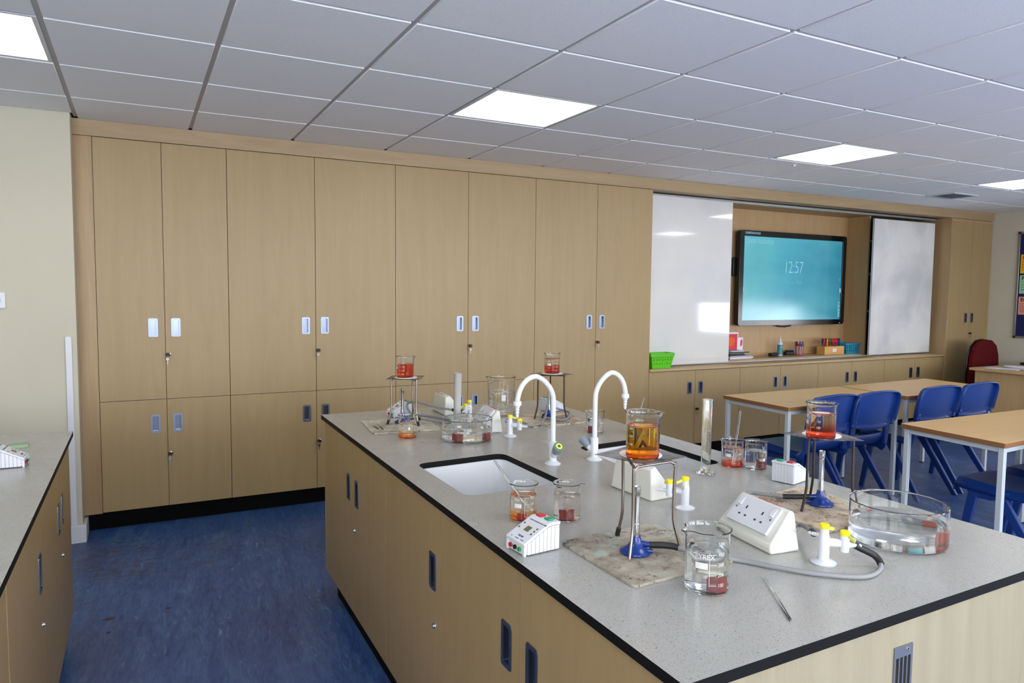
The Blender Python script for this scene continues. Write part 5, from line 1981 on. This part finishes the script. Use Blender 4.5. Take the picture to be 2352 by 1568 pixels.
def cylinder(label, x, y, m_, r=0.0145, h=0.245):
    t = thing('measuring_cylinder', label, 'measuring cylinder', (x, y, ZB + 0.0002), 0.3, 'measuring cylinders')
    hexo = [(0.032 * math.cos(PI / 3 * k), 0.032 * math.sin(PI / 3 * k)) for k in range(6)]
    m = MB()
    hi = [(0.022 * math.cos(PI / 3 * k), 0.022 * math.sin(PI / 3 * k)) for k in range(6)]
    a = [m.bm.verts.new((u, v, 0)) for u, v in hexo]
    b = [m.bm.verts.new((u, v, 0.004)) for u, v in hexo]
    c = [m.bm.verts.new((u, v, 0.010)) for u, v in hi]
    d = [m.bm.verts.new((u * 0.75, v * 0.75, 0.013)) for u, v in hi]
    m.bm.faces.new(a[::-1])
    for A, B in ((a, b), (b, c), (c, d)):
        for k in range(6):
            m.bm.faces.new((A[k], A[(k + 1) % 6], B[(k + 1) % 6], B[k]))
    m.bm.faces.new(d)
    m.build('foot', m_, t, bevel=0.001)
    m = MB()
    m.lathe([(0, 0.0135), (r, 0.0135), (r, h - 0.002), (r + 0.0014, h), (r - 0.0005, h + 0.0003), (r - 0.0016, h - 0.003), (r - 0.0016, 0.018), (0, 0.018)], 36)
    for v in m.bm.verts:
        if v.co.z > h - 0.004:
            a_ = math.atan2(v.co.y, v.co.x)
            dd = (a_ - R(-60) + PI) % (2 * PI) - PI
            g = math.exp(-(dd / 0.25) ** 2)
            v.co.x *= 1 + 0.28 * g
            v.co.y *= 1 + 0.28 * g
    m.build('tube', m_, t)
    m = MB()
    for k in range(18):
        z = 0.04 + k * 0.0105
        L_ = 0.9 if k % 5 == 0 else 0.45
        rr = r + 0.0003
        A = [R(-150) + L_ * i / 5 for i in range(6)]
        m.grid([[(rr * math.cos(q), rr * math.sin(q), z) for q in A], [(rr * math.cos(q), rr * math.sin(q), z + 0.0005) for q in A]])
    m.build('graduation_marks', M_glassprint, t, normals=False)
    return t


p = bk(1050, 982)
cylinder('milky white plastic measuring cylinder behind the far left glass bowl', p.x, p.y, M_milky, 0.0155, 0.238)
p = bk(1620, 1088)
cylinder('clear plastic measuring cylinder in front of the right sink', p.x, p.y, M_clearplastic, 0.0152, 0.246)

# loose rods
a, b = at(1754.7, 1324, 2, ZB + 0.0035), at(1815, 1423, 2, ZB + 0.0035)
glass_rod('glass rod lying on the bare worktop at the near end', tuple(a), tuple(b), 0.0031, blob=False, group='glass rods')
a, b = at(846, 969, 2, ZMAT + 0.003), at(869, 985, 2, ZMAT + 0.003)
glass_rod('longer glass rod lying on the far left heat mat', tuple(a), tuple(b), 0.0028, blob=False, group='glass rods')
a, b = at(866, 971, 2, ZMAT + 0.003), at(880, 986, 2, ZMAT + 0.003)
glass_rod('shorter glass rod lying on the far left heat mat', tuple(a), tuple(b), 0.0028, blob=False, group='glass rods')


# ------------------------------------------------------------------ classroom tables
def table(label, q, zt=0.72):
    """q: far-left, near-left, near-right, far-right corners of the top"""
    c = sum(q, Vector((0, 0))) / 4
    t = thing('classroom_table', label, 'table', (c.x, c.y, 0), 0, 'beech classroom tables')
    P = [p - c for p in q]
    ccw = [P[1], P[2], P[3], P[0]]
    m = MB()
    m.slab(rquad(ccw, 0.012, 3), [], zt - 0.024, zt, 0, 1)
    m.build('top', [M_beech, M_edgewood], t, bevel=0.002)
    ins = [p * 0.0 + p - Vector((math.copysign(0.028, p.x), math.copysign(0.028, p.y))) for p in ccw]
    for p in ins:
        lg = MB().box(p.x - 0.0135, p.x + 0.0135, p.y - 0.0135, p.y + 0.0135, 0.006, zt - 0.0245).build('leg', M_frame, t, bevel=0.002)
        MB().box(p.x - 0.0145, p.x + 0.0145, p.y - 0.0145, p.y + 0.0145, 0.0002, 0.0058).build('foot_cap', M_black, lg, bevel=0.001)
    for i in range(4):
        a, b = ins[i], ins[(i + 1) % 4]
        d = (b - a).normalized()
        n_ = Vector((-d.y, d.x)) * 0.0115
        a2, b2 = a + d * 0.0137, b - d * 0.0137
        z0_, z1_ = zt - 0.051, zt - 0.0247
        MB().hexa([(*(a2 - n_), z0_), (*(b2 - n_), z0_), (*(b2 + n_), z0_), (*(a2 + n_), z0_)], [(*(a2 - n_), z1_), (*(b2 - n_), z1_), (*(b2 + n_), z1_), (*(a2 + n_), z1_)]).build('rail', M_frame, t, bevel=0.0015)
    return t


g2 = lambda px, py: at(px, py, 2, 0.72).to_2d()
T1 = [g2(1660, 907), g2(1812, 936), g2(2072, 909.5), g2(1926, 887)]
T2 = [g2(1929, 886.7), g2(2085, 910), g2(2283, 888.5), g2(2124, 869)]
T3 = [g2(2068, 972), g2(2311, 1019), g2(2311, 1019) + Vector((1.24, 0.07)), g2(2341, 941)]
off = Vector((1.236, 0.03))
T4 = [T3[3] + Vector((0.006, 0)), T3[2] + Vector((0.006, 0)), T3[2] + off, T3[3] + off]
table('beech table with brown edge before the low cupboards, the left of the far pair', T1)
table('beech table with brown edge before the low cupboards, the right of the far pair', T2)
table('beech table in the nearer row, its corner just left of the picture edge', T3)
table('beech table in the nearer row, mostly beyond the right edge', T4)


# ------------------------------------------------------------------ chairs
def make_chair():
    t = thing('school_chair', None, 'chair', (0, 0, 0), 0, 'blue moulded school chairs')
    # seat pan: front edge at +y
    prof = [(0.236, 0.392, 0.90), (0.238, 0.412, 0.90), (0.228, 0.430, 0.91), (0.195, 0.437, 0.94), (0.13, 0.434, 0.97), (0.04, 0.427, 1.0), (-0.06, 0.422, 1.0), (-0.13, 0.426, 1.0), (-0.165, 0.440, 0.99), (-0.188, 0.470, 0.98), (-0.199, 0.510, 0.96)]
    W2 = 0.198
    rows = []
    for y, z, k in prof:
        row = []
        for i in range(13):
            u = -1 + i / 6
            dip = -0.010 * (1 - u * u) if y < 0.20 else 0
            edge = -0.028 * max(0, abs(u) - 0.86) / 0.14
            row.append((u * W2 * k, y, z + dip + edge))
        rows.append(row)
    m = MB()
    m.grid(rows)
    # side skirts
    for s_ in (-1, 1):
        r0 = [(s_ * W2 * k, y, z - 0.028) for y, z, k in prof[2:]]
        r1 = [(s_ * W2 * k * 0.99, y, max(0.385, z - 0.062) if y > -0.15 else z - 0.07) for y, z, k in prof[2:]]
        m.grid([r0, r1])
    bmesh.ops.remove_doubles(m.bm, verts=m.bm.verts, dist=0.0008)
    o = m.build('seat', M_chair, t)
    md = o.modifiers.new('thick', 'SOLIDIFY')
    md.thickness = 0.006
    md.offset = -1
    # uprights between seat and back, leaving the hand slot open
    for s_ in (-1, 1):
        m = MB()
        m.hexa([(s_ * 0.158, -0.176, 0.425), (s_ * 0.196, -0.176, 0.425), (s_ * 0.196, -0.205, 0.425), (s_ * 0.158, -0.205, 0.425)],
               [(s_ * 0.150, -0.200, 0.605), (s_ * 0.196, -0.200, 0.605), (s_ * 0.196, -0.226, 0.605), (s_ * 0.150, -0.226, 0.605)])
        m.build('upright', M_chair, t, bevel=0.006)
    # backrest: gently dished panel with a deep rolled flange to the rear
    m = MB()
    n = 16
    zs = [0.570, 0.582, 0.602, 0.63, 0.665, 0.70, 0.745, 0.772, 0.786]
    rows = []
    for j, z in enumerate(zs):
        f = (z - 0.57) / 0.216
        half = 0.206 + 0.010 * math.sin(PI * f) - (0.010 if j in (0,) else 0)
        if j >= 7:
            half -= 0.010 * (j - 6) ** 1.5
        yb_ = -0.204 - 0.044 * f
        row = []
        for i in range(n + 1):
            u = -1 + 2 * i / n
            zz = z
            if j <= 2:
                zz -= 0.030 * (1 - u * u) * (1 - j / 3)
            if j >= 6:
                zz += 0.012 * (1 - u * u) * (j - 5) / 3
            row.append((u * half, yb_ - 0.020 * (1 - u * u) - (0.012 if j == 0 else 0), zz))
        rows.append(row)
    m.grid(rows)
    # flange ring: sides and top
    ring = [r[0] for r in rows] + rows[-1][1:-1] + [r[-1] for r in rows[::-1]]
    cx = Vector((0, -0.22, 0.65))
    mid, out = [], []
    for p in ring:
        v = Vector(p)
        d = Vector((v.x, 0, v.z - 0.63)).normalized()
        mid.append(tuple(v + d * 0.006 + Vector((0, -0.010, 0))))
        k = 0.034 if v.z > 0.60 else 0.024
        out.append(tuple(v + d * 0.007 + Vector((0, -k, -0.004))))
    m.grid([ring, mid, out])
    bmesh.ops.remove_doubles(m.bm, verts=m.bm.verts, dist=0.0006)
    o = m.build('backrest', M_chair, t)
    md = o.modifiers.new('thick', 'SOLIDIFY')
    md.thickness = 0.007
    md.offset = 0
    # legs
    for s_ in (-1, 1):
        for fr in (0, 1):
            m = MB()
            if fr:
                a, b = (0.125, 0.405), (0.190, 0.0)
                w0, w1 = 0.056, 0.036
                xt, xb = 0.180, 0.196
            else:
                a, b = (0.010, 0.405), (-0.270, 0.0)
                w0, w1 = 0.066, 0.044
                xt, xb = 0.182, 0.200
            th = 0.022
            m.hexa([(s_ * (xb - th / 2), b[0] - w1 / 2, 0.0003), (s_ * (xb + th / 2), b[0] - w1 / 2, 0.0003), (s_ * (xb + th / 2), b[0] + w1 / 2, 0.0003), (s_ * (xb - th / 2), b[0] + w1 / 2, 0.0003)],
                   [(s_ * (xt - th / 2), a[0] - w0 / 2, a[1]), (s_ * (xt + th / 2), a[0] - w0 / 2, a[1]), (s_ * (xt + th / 2), a[0] + w0 / 2, a[1]), (s_ * (xt - th / 2), a[0] + w0 / 2, a[1])])
            m.build('leg', M_chair, t, bevel=0.007, seg=3)
        m = MB()
        m.prism([(-0.03, 0.372), (0.045, 0.352), (0.105, 0.352), (0.16, 0.372), (0.165, 0.412), (-0.05, 0.412)], s_ * 0.171, s_ * 0.192, 'yz')
        m.build('leg_arch', M_chair, t, bevel=0.005)
    return t


chairs = [((4.185, -1.455), 'blue plastic chair, first from the left at the far tables', 0.0),
          ((4.590, -1.462), 'blue plastic chair, second from the left at the far tables', 0.0),
          ((5.283, -1.460), 'blue plastic chair, third from the left at the far tables', -1.5),
          ((5.760, -1.455), 'blue plastic chair, fourth from the left, nearest the red chair', 0.5),
          ((4.450, -2.660), 'blue plastic chair at the nearer table, seat showing at the right edge', 0.0),
          ((4.940, -2.655), 'blue plastic chair at the nearer table, mostly cut off by the right edge', 0.0)]
proto = make_chair()
for k, ((x, y), lab, r_) in enumerate(chairs):
    o = proto if k == 0 else copy_tree(proto)
    o.location = (x, y, 0)
    o.rotation_euler = (0, 0, R(r_))
    o['label'] = lab

# ------------------------------------------------------------------ teacher's desk, chair and papers
d1, d2 = at(2226, 843.5, 2, 0.73), at(2352, 858.5, 2, 0.73)
t = thing('teacher_desk', 'beech teacher desk with scattered papers at the right edge', 'desk', (d1.x, d1.y, 0))
MB().box(0, 1.40, -0.78, 0.0, 0.705, 0.73).build('top', M_desk, t, bevel=0.003)
MB().box(0.05, 0.07, -0.75, -0.03, 0.0, 0.7045).build('side_panel', M_desk, t, bevel=0.001)
MB().box(1.33, 1.35, -0.75, -0.03, 0.0, 0.7045).build('side_panel', M_desk, t, bevel=0.001)
MB().box(0.0705, 1.3295, -0.66, -0.642, 0.28, 0.7045).build('modesty_panel', M_desk, t)
ZD = 0.7302
sheets = [((0.20, -0.20), 18, (0.21, 0.297), (205, 206, 216), 'grey printed sheet at the left end of the teacher desk'),
          ((0.33, -0.33), -12, (0.21, 0.297), (196, 192, 206), 'printed sheet lying next to the orange leaflet on the desk'),
          ((0.50, -0.22), 30, (0.21, 0.297), (236, 232, 236), 'white sheet at the back of the papers on the desk'),
          ((0.58, -0.38), -8, (0.297, 0.21), (232, 228, 232), 'white sheet under the orange leaflet on the desk')]
for k, ((x, y), rz, (w_, h_), c_, lab) in enumerate(sheets):
    m = MB()
    n = 6
    m.grid([[(-w_ / 2 + w_ * i / n, -h_ / 2 + h_ * j / n, 0.0012 + 0.0006 * math.sin(i * 1.3 + j + k)) for i in range(n + 1)] for j in range(n + 1)])
    o = m.build('paper_sheet', mat('sheet_%d' % k, c_, 0.7), None)
    md = o.modifiers.new('t', 'SOLIDIFY')
    md.thickness = 0.0003
    o.location = (d1.x + x, d1.y + y, ZD + 0.0026 * k)
    o.rotation_euler = (0, 0, R(rz))
    tag(o, lab, 'paper', 'papers on the teacher desk')
t = thing('leaflet', 'orange and white leaflet on the teacher desk', 'leaflet', (d1.x + 0.42, d1.y - 0.62, ZD + 0.0002), R(8))
MB().box(-0.12, 0.12, -0.09, 0.09, 0, 0.006).build('pages', M_paper, t, bevel=0.001)
MB().box(-0.115, 0.115, -0.02, 0.085, 0.0062, 0.0066).build('orange_print', mat('orange_print2', (206, 84, 40), 0.6), t)
pd = at(2349, 840, 2, 0.735)
t = thing('laptop', 'closed black laptop at the right edge on the desk', 'laptop', (d1.x + 0.93, d1.y - 0.20, ZD + 0.0002), R(-6))
MB().box(-0.17, 0.17, -0.12, 0.12, 0.002, 0.016).build('base', M_black, t, bevel=0.005)
MB().box(-0.17, 0.17, -0.12, 0.12, 0.0165, 0.026).build('lid', M_black, t, bevel=0.004)

pr = at(2262, 785, 1, -0.34)
t = thing('swivel_chair', 'dark red fabric swivel chair behind the teacher desk', 'chair', (8.34, -0.33, 0), R(186))
w_ = 0.30
m = MB()
out = [(-0.235, 0.44), (-0.20, 0.40), (0.20, 0.40), (0.235, 0.44), (0.245, 0.60), (0.225, 0.78), (0.18, 0.89), (0.10, 0.945), (0.0, 0.958), (-0.10, 0.945), (-0.18, 0.89), (-0.225, 0.78), (-0.245, 0.60)]
out = [(a * 1.28, b + 0.012) for a, b in out]
m.prism(out[::-1], -0.045, 0.012, 'xz')
m.build('backrest', M_redfabric, t, bevel=0.018, seg=3)
m = MB()
m.prism([(a * 1.02, (b - 0.68) * 1.015 + 0.68) for a, b in out][::-1], -0.062, -0.047, 'xz')
m.build('back_shell', M_black, t, bevel=0.006)
MB().box(-0.03, 0.03, -0.075, -0.055, 0.36, 0.62).build('back_bracket', M_black, t, bevel=0.004)
m = MB()
m.slab(rrect(-0.24, 0.24, -0.02, 0.42, 0.06), [], 0.44, 0.50)
m.build('seat', M_redfabric, t, bevel=0.018, seg=3)
MB().lathe([(0, 0.08), (0.03, 0.08), (0.03, 0.30), (0.02, 0.301), (0.02, 0.438), (0, 0.438)], 20, c=(0, 0.18, 0)).build('gas_stem', M_black, t)
MB().box(-0.02, 0.02, -0.07, 0.19, 0.40, 0.425).build('seat_plate', M_black, t, bevel=0.003)
for k in range(5):
    a = 2 * PI * k / 5 + 0.3
    dx, dy = math.cos(a), math.sin(a)
    lg = MB().tube([(0.02 * dx, 0.18 + 0.02 * dy, 0.10), (0.13 * dx, 0.18 + 0.13 * dy, 0.085), (0.24 * dx, 0.18 + 0.24 * dy, 0.065)], [0.022, 0.018, 0.013], 10).build('base_arm', M_black, t)
    MB().tube([(0.24 * dx - 0.012 * dy, 0.18 + 0.24 * dy + 0.012 * dx, 0.0255), (0.24 * dx + 0.012 * dy, 0.18 + 0.24 * dy - 0.012 * dx, 0.0255)], 0.025, 16).build('castor', M_black, lg)

bpy.context.view_layer.update()
